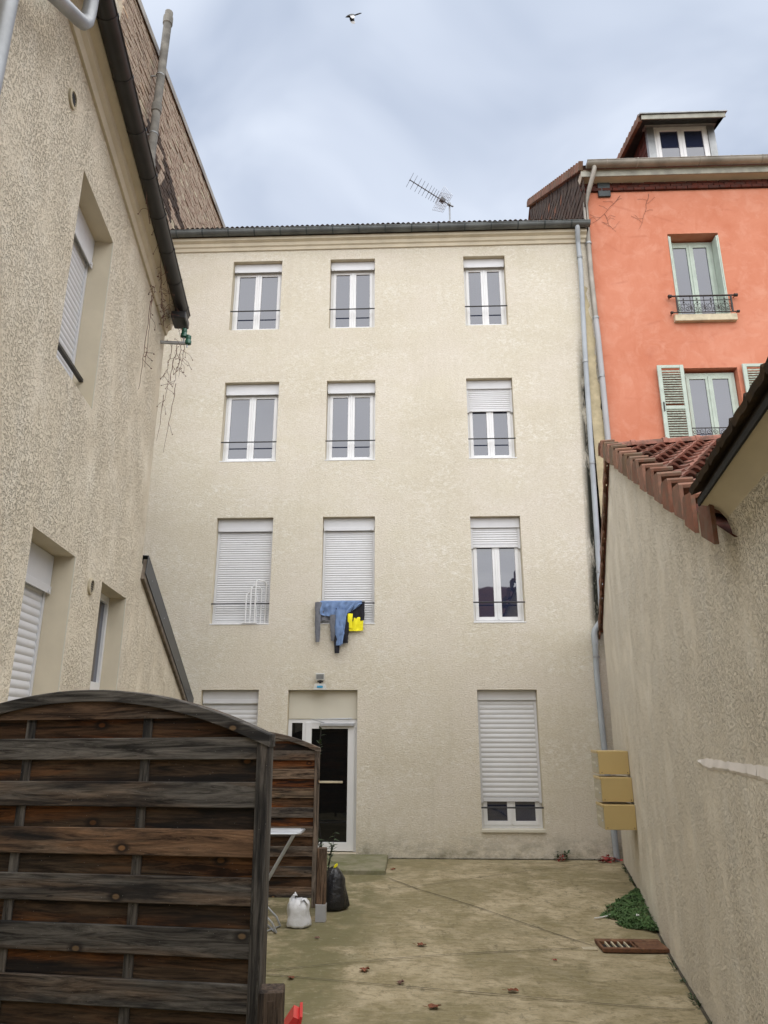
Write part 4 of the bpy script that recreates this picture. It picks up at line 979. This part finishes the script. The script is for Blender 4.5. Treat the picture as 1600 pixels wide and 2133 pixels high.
# mailboxes on the outbuilding wall
for k, (s, z0_, lab) in enumerate(((2.12, 1.40, 'uppermost yellow metal mailbox of the three on the right wall'), (2.27, 1.085, 'middle yellow metal mailbox of the three on the right wall'), (2.36, .77, 'lowest yellow metal mailbox of the three on the right wall'))):
    c, sn = math.cos(KR), math.sin(KR)
    m_ = thing('mailbox', lab, 'mailbox', (3.178 + s * c, 11.94 + s * sn, z0_), R(-92.0), 'mailboxes stacked on the wall')
    dpt = .385; wdt = .40; h = .285
    MB().cbox(-wdt, 0, -dpt, -.002, 0, h, .004).build('body', 'mail_yellow', m_)
    MB().cbox(-wdt, 0, -dpt - .014, -dpt - .0005, h - .028, h + .006, .004).build('lid_edge', 'mail_yellow', m_)
    fp = MB().cbox(-wdt + .008, -.008, -dpt - .012, -dpt - .0005, .012, h - .085, .003).build('door', 'mail_front', m_)
    MB().cbox(-wdt + .008, -.008, -dpt - .014, -dpt - .0005, h - .080, h - .034, .003).build('letter_flap', 'mail_front', m_)
    MB().lathe([(.012, 0), (.012, -.010), (.006, -.012)], 10, (-.05, -dpt - .012, .10), 'y').build('lock', 'galvanised', fp, True)
    MB().box(-wdt + .06, -.14, -dpt - .0135, -dpt - .0122, .12, .15).build('name_plate', 'cream_panel', fp)
    for (yy, zz) in ((-dpt + .03, .022), (-.03, .022)):
        MB().lathe([(.006, 0), (.006, .003), (.003, .004)], 8, (0, yy, zz), 'x').build('rivet', 'brown_iron', m_)

# ------------------------------------------------------------------ timber fences
def fence(name, label, P, rz, w, ztop, rise, zbot, slats, col_f, col_b, special, thick=1.0):
    t = thing(name, label, 'fence', P, rz)
    z = lambda v: v - P[2]
    def arch(x): q = (x - w / 2) / (w / 2); return z(ztop) + rise * (1 - q * q)
    def bd(nm, x0, x1, y0, y1, z0, z1, mat, col):
        return MB().cbox(x0, x1, y0, y1, z0, z1, .003).build(nm, mat, t, color=col, loc=(0, rnd(-.002, .002), rnd(-.002, .002)), rot=(0, rnd(-.0012, .0012), 0))
    bd('stile', 0, .052, -.035, .035, z(zbot), z(ztop) - .02, 'wood_up', jit(col_f, .1)); bd('stile', w - .052, w, -.035, .035, z(zbot), z(ztop) - .02, 'wood_up', jit(col_f, .1))
    # bent top rail
    n = 24; vs = []; fs = []
    for i in range(n + 1):
        x = -.004 + (w + .008) * i / n; zt_ = arch(min(w, max(0, x)))
        for (yy, zz) in ((-.042, zt_ - .05), (.042, zt_ - .05), (.042, zt_ - .004), (.036, zt_), (-.036, zt_), (-.042, zt_ - .004)): vs.append((x, yy, zz))
    fs = [(i * 6 + j, i * 6 + (j + 1) % 6, (i + 1) * 6 + (j + 1) % 6, (i + 1) * 6 + j) for i in range(n) for j in range(6)] + [(5, 4, 3, 2, 1, 0), tuple(range(n * 6, n * 6 + 6))]
    MB().add(vs, fs).build('arched_rail', 'wood', t, color=jit(col_f, .08))
    # segment-shaped top plank
    zb = z(ztop) + .072 * thick; n = 18; pts = []
    xs_ = [x for x in [w * i / 60 for i in range(61)] if arch(x) - .05 > zb]
    if xs_:
        MB().prism([(xs_[0], zb)] + [(x, arch(x) - .048) for x in xs_] + [(xs_[-1], zb)], .006, .022).build('slat', 'wood', t, color=special.get('top', col_f))
    for i, (a, b_) in enumerate(slats):
        bd('slat', .05, w - .05, .008, .024, z(b_), z(a), 'wood', special.get(i, jit(col_f, .22)))
        up = slats[i - 1][1] if i else ztop + .075 * thick
        if i: bd('back_slat', .05, w - .05, -.024, -.008, z(a) - .018, z(up) + .018, 'wood_back', special.get(('b', i), jit(col_b, .35)))
        else:
            zl, zh = z(a) - .018, z(up) + .018; xs2 = [.05 + (w - .1) * q / 40 for q in range(41)]
            MB().prism([(.05, zl)] + [(x, max(zl + .004, min(zh, arch(x) - .03))) for x in xs2] + [(w - .05, zl)], -.024, -.008).build('back_slat', 'wood_back', t, color=special.get(('b', i), jit(col_b, .35)))
    for k in (1, 2):
        x = w * k / 3 - .02
        bd('batten', x, x + .042, -.0075, .0075, z(zbot) + .02, arch(x) - .06, 'wood_up', jit(col_f, .12))
    return t
random.seed(31)
sl = [(1.957, 1.866), (1.776, 1.674), (1.590, 1.485), (1.407, 1.303), (1.220, 1.117), (1.030, .931), (.845, .745), (.66, .56), (.475, .375)]
gr, brn = (.074, .070, .065), (.044, .029, .018)
nf = fence('garden_fence', 'dark weathered arched fence panel close to the camera at lower left', (-.588, 3.18, .18), math.atan2(.134, -.991), 1.72, 1.965, .20, .33, sl, gr, brn,
           {2: (.095, .071, .052), 'top': (.058, .046, .037), ('b', 3): (.05, .036, .024), ('b', 0): (.05, .027, .014)})
nf.rotation_euler = (0, R(.55), math.atan2(.134, -.991))
ps = MB().cbox(-.047, .047, -.047, .047, 0, .83, .006).box(-.012, .012, -.053, -.048, .01, .80).build('fence_post', 'wood_up', None, loc=(-.545, 3.10, .215), rot=(0, 0, .1), color=(.055, .041, .032))
tag(ps, 'short square timber post beside the near fence panel', 'post')
random.seed(37)
sl2 = [(1.73 - i * .2, 1.73 - i * .2 - .105) for i in range(8)]
ff = fence('garden_fence', 'brown and grey arched fence panel standing before the entrance door', (-1.055, 8.52, 0), math.pi, 1.80, 1.76, .20, .13, sl2, (.105, .088, .074), (.062, .034, .018), {'top': (.11, .09, .073), 1: (.12, .085, .06), 2: (.11, .08, .055)})
ps2 = MB().cbox(-.05, .05, -.045, .045, .0, .70, .006).build('fence_post', 'wood_up', None, loc=(-1.0, 8.50, .02), color=(.10, .07, .05))
tag(ps2, 'short timber post in a grey metal shoe at the far fence end', 'post')
MB().cbox(-.056, .056, -.051, .051, -.02, .15, .004).build('post_shoe', 'grey_pvc', ps2)

# folding laundry rack between the fences
dr_ = thing('drying_rack', 'folding metal drying rack standing in front of the far fence panel', 'drying rack', (-1.75, 8.15, 0))
mb = MB(); z = .93
mb.tube([(-.75, -.20, z), (.53, -.20, z), (.58, -.16, z), (.58, .12, z), (.53, .16, z), (-.75, .16, z)], .011, 8)
mb.build('top_frame', 'galvanised', dr_, True)
mb = MB()
for i in range(8): mb.tube([(-.75, -.16 + i * .04, z), (.575, -.16 + i * .04, z)], .004, 5)
mb.build('wires', 'galvanised', dr_, True)
for s, yy in ((1, -.14), (-1, .10)):
    mb = MB(); mb.tube([(.50, yy, z - .01), (.18, yy, .38), (.10, yy, .30), (.32, yy - .02, .10), (.36, yy, .012), (.20, yy + s * .30, .012), (-.5, yy + s * .3, .012)], .011, 8).build('leg', 'galvanised', dr_, True)
MB().lathe([(.014, -.04), (.022, -.03), (.022, .05), (.014, .06)], 8, (.17, -.14, .38)).build('joint_cap', 'litter_white', dr_, True)

# bags
def bag(name, label, loc, prof, sx, sy, mat, seed, amp, extra=None, knots=None):
    bm = bmesh.new(); n, k = 30, len(prof); vs = []
    for i, (r, h) in enumerate(prof):
        vs.append([bm.verts.new(((1 + amp * noise.noise(Vector((math.cos(a) * 2, math.sin(a) * 2, h * 9 + seed))) + .55 * amp * noise.noise(Vector((math.cos(a) * 5, math.sin(a) * 5, h * 5 + seed)))) * r * sx * math.cos(a),
                                 (1 + amp * noise.noise(Vector((math.cos(a) * 2, math.sin(a) * 2, h * 9 + seed + 7)))) * r * sy * math.sin(a), h + .02 * noise.noise(Vector((math.cos(a) * 3, math.sin(a) * 3, seed + h * 4))))) for a in [2 * math.pi * j / n for j in range(n)]])
    for i in range(k - 1):
        for j in range(n): bm.faces.new((vs[i][j], vs[i][(j + 1) % n], vs[i + 1][(j + 1) % n], vs[i + 1][j]))
    bm.faces.new(vs[0][::-1]); bm.faces.new(vs[-1])
    me = bpy.data.meshes.new(name); bmesh.ops.recalc_face_normals(bm, faces=bm.faces[:]); bm.to_mesh(me); bm.free(); me.materials.append(MATS[mat])
    me.polygons.foreach_set('use_smooth', [True] * len(me.polygons))
    o = put(name, me, None, loc); return tag(o, label, 'bag')
wb = bag('carrier_bag', 'white plastic carrier bag slumped at the far fence foot', (-1.21, 8.28, .0), [(.10, .004), (.155, .008), (.165, .03), (.158, .08), (.150, .13), (.155, .17), (.150, .205), (.125, .235), (.10, .25), (.085, .262), (.06, .255)], .80, .62, 'shopping_bag', 3, .30)
MB().flat([(-.07, .0, .22), (-.075, .0, .27), (-.05, .01, .305), (-.02, .02, .285)], [.11, .10, .07, .04], [.03, .022, .016, .01], (.3, 1, 0), 14, .03, 2).build('handle', 'shopping_bag', wb, True)
MB().flat([(.03, -.03, .22), (.05, -.04, .265), (.08, -.04, .27), (.11, -.05, .225)], [.11, .08, .06, .04], [.03, .02, .015, .01], (.4, 1, 0), 14, .03, 5).build('handle', 'shopping_bag', wb, True)
kb = bag('bin_bag', 'full black bin bag leaning behind the far fence post', (-.915, 9.02, .0), [(.12, .004), (.185, .015), (.20, .05), (.19, .16), (.165, .27), (.145, .37), (.115, .44), (.065, .49), (.03, .505)], .92, .85, 'bin_bag', 8, .24)
MB().flat([(0, 0, .49), (.02, 0, .53), (.03, 0, .55)], [.03, .045, .02], [.02, .02, .01], (1, 0, 0), 10, .01, 3).build('yellow_tie', 'yellow_cloth', kb, True); kb.scale = (.86, .86, .86)

# ------------------------------------------------------------------ plants, leaves, small things
def leaf_blade(mb, p, d, up, L, w, mi=0):
    d = Vector(d).normalized(); s = d.cross(Vector(up)).normalized(); n = s.cross(d).normalized(); p = Vector(p)
    vs = [p, p + d * L * .35 + s * w * .5 - n * L * .03, p + d * L * .75 + s * w * .32 - n * L * .08, p + d * L - n * L * .18, p + d * L * .75 - s * w * .32 - n * L * .08, p + d * L * .35 - s * w * .5 - n * L * .03, p + d * L * .4 + n * L * .03]
    mb.add(vs, [(0, 1, 6), (1, 2, 6), (2, 3, 6), (3, 4, 6), (4, 5, 6), (5, 0, 6)], mi)
random.seed(41)
pt = thing('potted_shrub', 'leafy green shrub in a pot hidden behind the far fence post', 'plant', (-1.02, 9.15, .0))
MB().lathe([(.10, 0), (.13, .26), (.145, .26), (.145, .30), (.125, .30), (.11, .28)], 18).build('pot', 'clay_tile', pt, True)
stm = MB(); lv = MB()
for i in range(7):
    a = rnd(0, 6.28); tip = Vector((rnd(-.20, .10), rnd(-.10, .12), rnd(.50, .82))); pts = [Vector((0, 0, .28)), tip * .5 + Vector((0, 0, .14)), tip]
    stm.tube(pts, [.006, .004, .002], 5)
    for k in range(16):
        q = pts[1].lerp(pts[2], rnd(-.2, 1)); leaf_blade(lv, q, (rnd(-1, 1), rnd(-1, 1), rnd(-.5, .8)), (0, 0, 1), rnd(.06, .11), rnd(.022, .035))
tallp = [Vector((-.02, 0, .3)), Vector((-.12, -.02, 1.0)), Vector((-.13, -.03, 1.6)), Vector((-.10, -.03, 1.98))]
stm.tube(tallp, [.012, .010, .009, .006], 6)
for k in range(14):
    q = tallp[2].lerp(tallp[3], rnd(.1, 1)); leaf_blade(lv, q, (rnd(-1, 1), rnd(-1, 1), rnd(-.2, 1)), (0, 0, 1), rnd(.05, .09), rnd(.02, .04))
stm.build('stem', 'black_iron', pt); lv.build('foliage', 'plant_green', pt)
# ground-cover creeper spilling from the wall foot
random.seed(43); mb = MB()
def wx(y): return 3.178 + .18 * (y - 11.94)
for i in range(9000):
    y = rnd(8.42, 10.1); t = (y - 8.42) / 1.68
    wmax = .50 * (min(1, t * 3.2) ** .8) * (1 - max(0, (t - .45) / .55) ** 1.3) + .05
    q = random.random() ** .8 * wmax
    wob = .16 * noise.noise(Vector((y * 5, 1, 2))) + .08 * noise.noise(Vector((y * 14, 4, 2)))
    if q > wmax - .05 + wob: continue
    x = wx(y) - .015 - q; h = .045 * (1 - (q / max(.08, wmax)) ** 2) + .012 + .022 * noise.noise(Vector((x * 7, y * 7, 0)))
    leaf_blade(mb, (x, y, gz(x, y) + max(.008, h * rnd(.55, 1.1))), (rnd(-1, 1), rnd(-1, 1), rnd(-.3, .5)), (rnd(-.5, .5), rnd(-.5, .5), 1), rnd(.014, .034), rnd(.010, .024))
iv = mb.build('ground_cover', 'ivy', None); iv['kind'] = 'stuff'; iv['label'] = 'dense low green ground cover spilling from the foot of the right wall'; iv['category'] = 'ground cover'
# weeds in the joint at the wall foot
random.seed(44); mb = MB()
for i in range(260):
    y = rnd(5.4, 8.1) if i < 170 else rnd(10.4, 11.9); x = wx(y) - abs(random.gauss(0, .02)) - .012
    if noise.noise(Vector((y * 3.2, 0, 5))) < -.05: continue
    leaf_blade(mb, (x, y, gz(x, y) + .006), (rnd(-1, .1), rnd(-1, 1), rnd(.1, 1.2)), (0, 0, 1), rnd(.02, .065), rnd(.008, .02))
for i in range(110):
    x = rnd(-.6, 3.1); y = FY - abs(random.gauss(0, .02)) - .008
    if noise.noise(Vector((x * 2.2, 0, 5))) < .1: continue
    leaf_blade(mb, (x, y, gz(x, y) + .006), (rnd(-1, 1), rnd(-1, .1), rnd(.1, 1.0)), (0, 0, 1), rnd(.02, .05), rnd(.008, .018))
wd = mb.build('weeds', 'plant_green', None); wd['kind'] = 'stuff'; wd['label'] = 'small weeds growing in the joint along the wall feet'; wd['category'] = 'weeds'
# earth seam at the wall foot
ribbon([(wx(5.0) - .012, 5.0), (wx(8.2) - .012, 8.2), (wx(11.9) - .012, 11.9)], .03, 'wall_joint')
ribbon([(-.38, FY - .014), (3.1, FY - .014)], .03, 'wall_joint')
# geranium at the foot of the facade
ge = thing('geranium', 'small plant with a red flower head at the foot of the cream facade', 'plant', (2.30, FY - .09, 0))
mb = MB(); fl_ = MB()
for i in range(40): leaf_blade(mb, (rnd(-.11, .11), rnd(-.05, .05), rnd(.02, .13)), (rnd(-1, 1), rnd(-1, 1), rnd(0, .8)), (0, 0, 1), rnd(.035, .06), rnd(.03, .05))
for i in range(40): leaf_blade(fl_, (rnd(-.05, .06) - .02, -.06 + rnd(-.03, .02), rnd(.01, .09)), (rnd(-1, 1), rnd(-1, 1), rnd(-.3, 1)), (0, 0, 1), rnd(.02, .04), rnd(.02, .035))
mb.build('foliage', 'plant_green', ge); fl_.build('flower', 'leaf_red', ge)
random.seed(47); mb = MB()
for i in range(60): leaf_blade(mb, (3.02 + rnd(-.14, .13), FY - .14 + rnd(-.12, .08), .012 + rnd(0, .05)), (rnd(-1, 1), rnd(-1, 1), rnd(-.2, .5)), (rnd(-.4, .4), rnd(-.4, .4), 1), rnd(.04, .08), rnd(.03, .055))
lp = mb.build('leaf_pile', 'leaf_red', None); lp['kind'] = 'stuff'; lp['label'] = 'drift of dead red leaves at the foot of the downpipe'; lp['category'] = 'leaves'
# single fallen leaves
def leaf_mesh(seed):
    random.seed(seed); n = 22; out = []
    for i in range(n):
        a = 2 * math.pi * i / n; r = .05 * (.62 + .38 * abs(math.cos(a * 2.5)) ** .7) * rnd(.85, 1.1); out.append((r * math.cos(a) * 1.3, r * math.sin(a)))
    vs = [(0, 0, .012)] + [(x, y, .012 + .028 * noise.noise(Vector((x * 24, y * 24, seed))) + .010 * (abs(y) / .05)) for x, y in out]
    vs += [(x, y, z - .003) for x, y, z in vs]
    k = n + 1; fs = [(0, 1 + i, 1 + (i + 1) % n) for i in range(n)] + [(k, k + 1 + (i + 1) % n, k + 1 + i) for i in range(n)] + [(1 + i, k + 1 + i, k + 1 + (i + 1) % n, 1 + (i + 1) % n) for i in range(n)]
    return MB().add(vs, fs).tube([(-.065, 0, .014), (-.11, .012, .02)], .002, 4)
LV = [((.066, 7.689), 1.0, .3, 'leaf_dead', 'curled brown leaf alone in the middle of the concrete yard'), ((-.426, 6.92), 1.1, 1.2, 'leaf_dead', 'reddish dead leaf on the concrete left of the yard centre'), ((-1.02, 6.68), .8, 2.0, 'leaf_dead', 'small dark leaf near the tall fence post on the joint line'),
      ((.772, 6.505), 1.0, .2, 'leaf_dead', 'flat brown leaf lying on the nearest joint line'), ((.142, 6.101), 1.0, .1, 'leaf_dead', 'brown leaf nearest the bottom edge of the picture'), ((1.28, 7.452), .5, .5, 'leaf_red', 'tiny red leaf left of the rusty drain'),
      ((-.959, 7.858), .55, .2, 'vine', 'tiny dark leaf in front of the white carrier bag'), ((-.115, 6.625), .75, 1.0, 'vine', 'blackish crumpled leaf beside the nearest joint line'), ((2.02, 5.75), .9, .9, 'leaf_dead', 'orange-brown leaf against the foot of the near right wall'), ((-.30, 11.35), .8, .4, 'leaf_dead', 'dead leaf just right of the concrete door step')]
for i, ((x, y), s, a, m, lab) in enumerate(LV):
    o = leaf_mesh(50 + i).build('fallen_leaf', m, None, True, (x, y, gz(x, y) + .006), (rnd(-.1, .1), rnd(-.1, .1), a)); s *= .78; o.scale = (s, s, s); tag(o, lab, 'leaf', 'fallen leaves on the concrete')
# white litter
o = MB().tube([(0, 0, .012), (.10, .05, .014), (.17, .075, .02)], .007, 6).tube([(.165, .07, .02), (.20, .12, .02)], .012, 6).build('litter', 'litter_white', None, loc=(2.0, 8.93, gz(2.0, 8.93) + .006)); tag(o, 'thin white scrap lying at the edge of the green ground cover', 'litter')
o = MB().prism([(0, 0), (.035, .008), (.04, .035), (.012, .04)], 0, .006, 'z').build('litter', 'litter_white', None, loc=(2.44, 8.86, gz(2.44, 8.86) + .06), rot=(.2, .1, 0)); tag(o, 'small white paper flake resting on the green ground cover', 'litter')
# rusty drain grating
gx0, gx1, gy0, gy1 = 1.80, 2.43, 7.78, 8.12; zg = gz(2.1, 8) + .012
dg = thing('drain_grating', 'rusty iron drain grating set in the concrete by the right wall', 'drain', (0, 0, zg))
MB().box(gx0, gx1 - .30, gy0 + .03, gy1 - .03, .002, .006).build('pit', 'dark_gap', dg)
MB().cbox(gx0, gx1, gy0, gy0 + .05, 0, .035, .004).cbox(gx0, gx1, gy1 - .09, gy1, 0, .035, .004).cbox(gx0, gx0 + .025, gy0 + .051, gy1 - .091, 0, .035, .003).cbox(gx1 - .27, gx1, gy0 + .051, gy1 - .091, 0, .034, .004).build('frame', 'rust', dg)
for i in range(5):
    x = gx0 + .075 + i * .062; MB().cbox(x, x + .016, gy0 + .051, gy1 - .091, .010, .033, .003).build('bar', 'stone_sill' if i < 4 else 'rust', dg)
MB().cbox(gx0 - .17, gx0 - .03, 7.86, 7.95, -.006, .006, .003).build('cement_patch', 'stone_sill', dg)
# red plastic dustpan corner by the near fence
rd = thing('red_tray', 'red plastic tray beside the near fence post, mostly out of view', 'tray', (-.735, 4.62, gz(-.735, 4.62) - .01), R(8))
MB().prism([(-.25, .02), (.0, .0), (.085, .40), (.05, .415)], -.12, .06).build('tray', 'red_plastic', rd)
MB().prism([(.0, .0), (.015, .0), (.10, .42), (.085, .42)], -.14, .08).build('rim', 'red_plastic', rd)

# ------------------------------------------------------------------ magpie in flight
mp = thing('magpie', 'black and white magpie flying high over the roof', 'bird', (-1.56, 16.0, 22.33))
prof = [(-.215, .002, -.045), (-.185, .010, -.036), (-.165, .026, -.022), (-.13, .036, -.008), (-.09, .046, .0), (-.03, .056, .005), (.03, .048, .012), (.07, .026, .022), (.10, .016, .03)]
mb = MB(); n = 12; vs = []
for x, r, z in prof:
    for j in range(n): vs.append((x, r * .9 * math.cos(2 * math.pi * j / n), z + r * math.sin(2 * math.pi * j / n)))
mb.add(vs, [(i * n + j, i * n + (j + 1) % n, (i + 1) * n + (j + 1) % n, (i + 1) * n + j) for i in range(len(prof) - 1) for j in range(n)] + [tuple(range(n - 1, -1, -1)), tuple(range((len(prof) - 1) * n, len(prof) * n))])
mb.flat([(.08, 0, .024), (.15, 0, .055), (.24, 0, .088), (.285, 0, .098)], [.04, .05, .04, .015], [.014, .010, .008, .005], (0, 1, 0), 10)
mb.build('body', 'bird_black', mp, True)
for s in (-1, 1):
    MB().flat([(-.02, s * .03, .02), (-.01, s * .07, -.05), (.01, s * .085, -.12)], [.13, .14, .12], [.016, .012, .010], (1, 0, .1), 12).build('wing', 'bird_black', mp, True)
    MB().flat([(.008, s * .083, -.10), (.03, s * .088, -.16), (.04, s * .086, -.205)], [.125, .12, .05], [.013, .009, .005], (1, 0, .15), 12).build('wing_tip', 'bird_white', mp, True)

# ------------------------------------------------------------------ house across the yard behind the camera (mirrored in the lower panes)
bh = thing('opposite_house', 'beige house behind the viewer, seen only mirrored in lower panes', 'house', (0, -9.0, 0))
mb = wall_mesh(MB(), -9, 9, 0, 6.4, [(-5, -4, 3.6, 5.2, .2), (-1, 0, 3.6, 5.2, .2), (3, 4, 3.6, 5.2, .2), (-2.2, -1.0, 0, 2.2, .2), (3, 4.2, .8, 2.2, .2)])
mb.build('wall', ['behind_wall', 'behind_wall'], bh, False, (0, 0, 0), (0, 0, math.pi))
for x in (-4, 0, 5): MB().box(x - .95, x - .05, -.16, -.14, 3.62, 5.18).build('pane', 'window_glass', bh)
MB().prism([(-10, 6.4), (.5, 6.35), (-4.5, 9.2)], -9.3, 9.3, 'x').build('roof', 'behind_roof', bh)
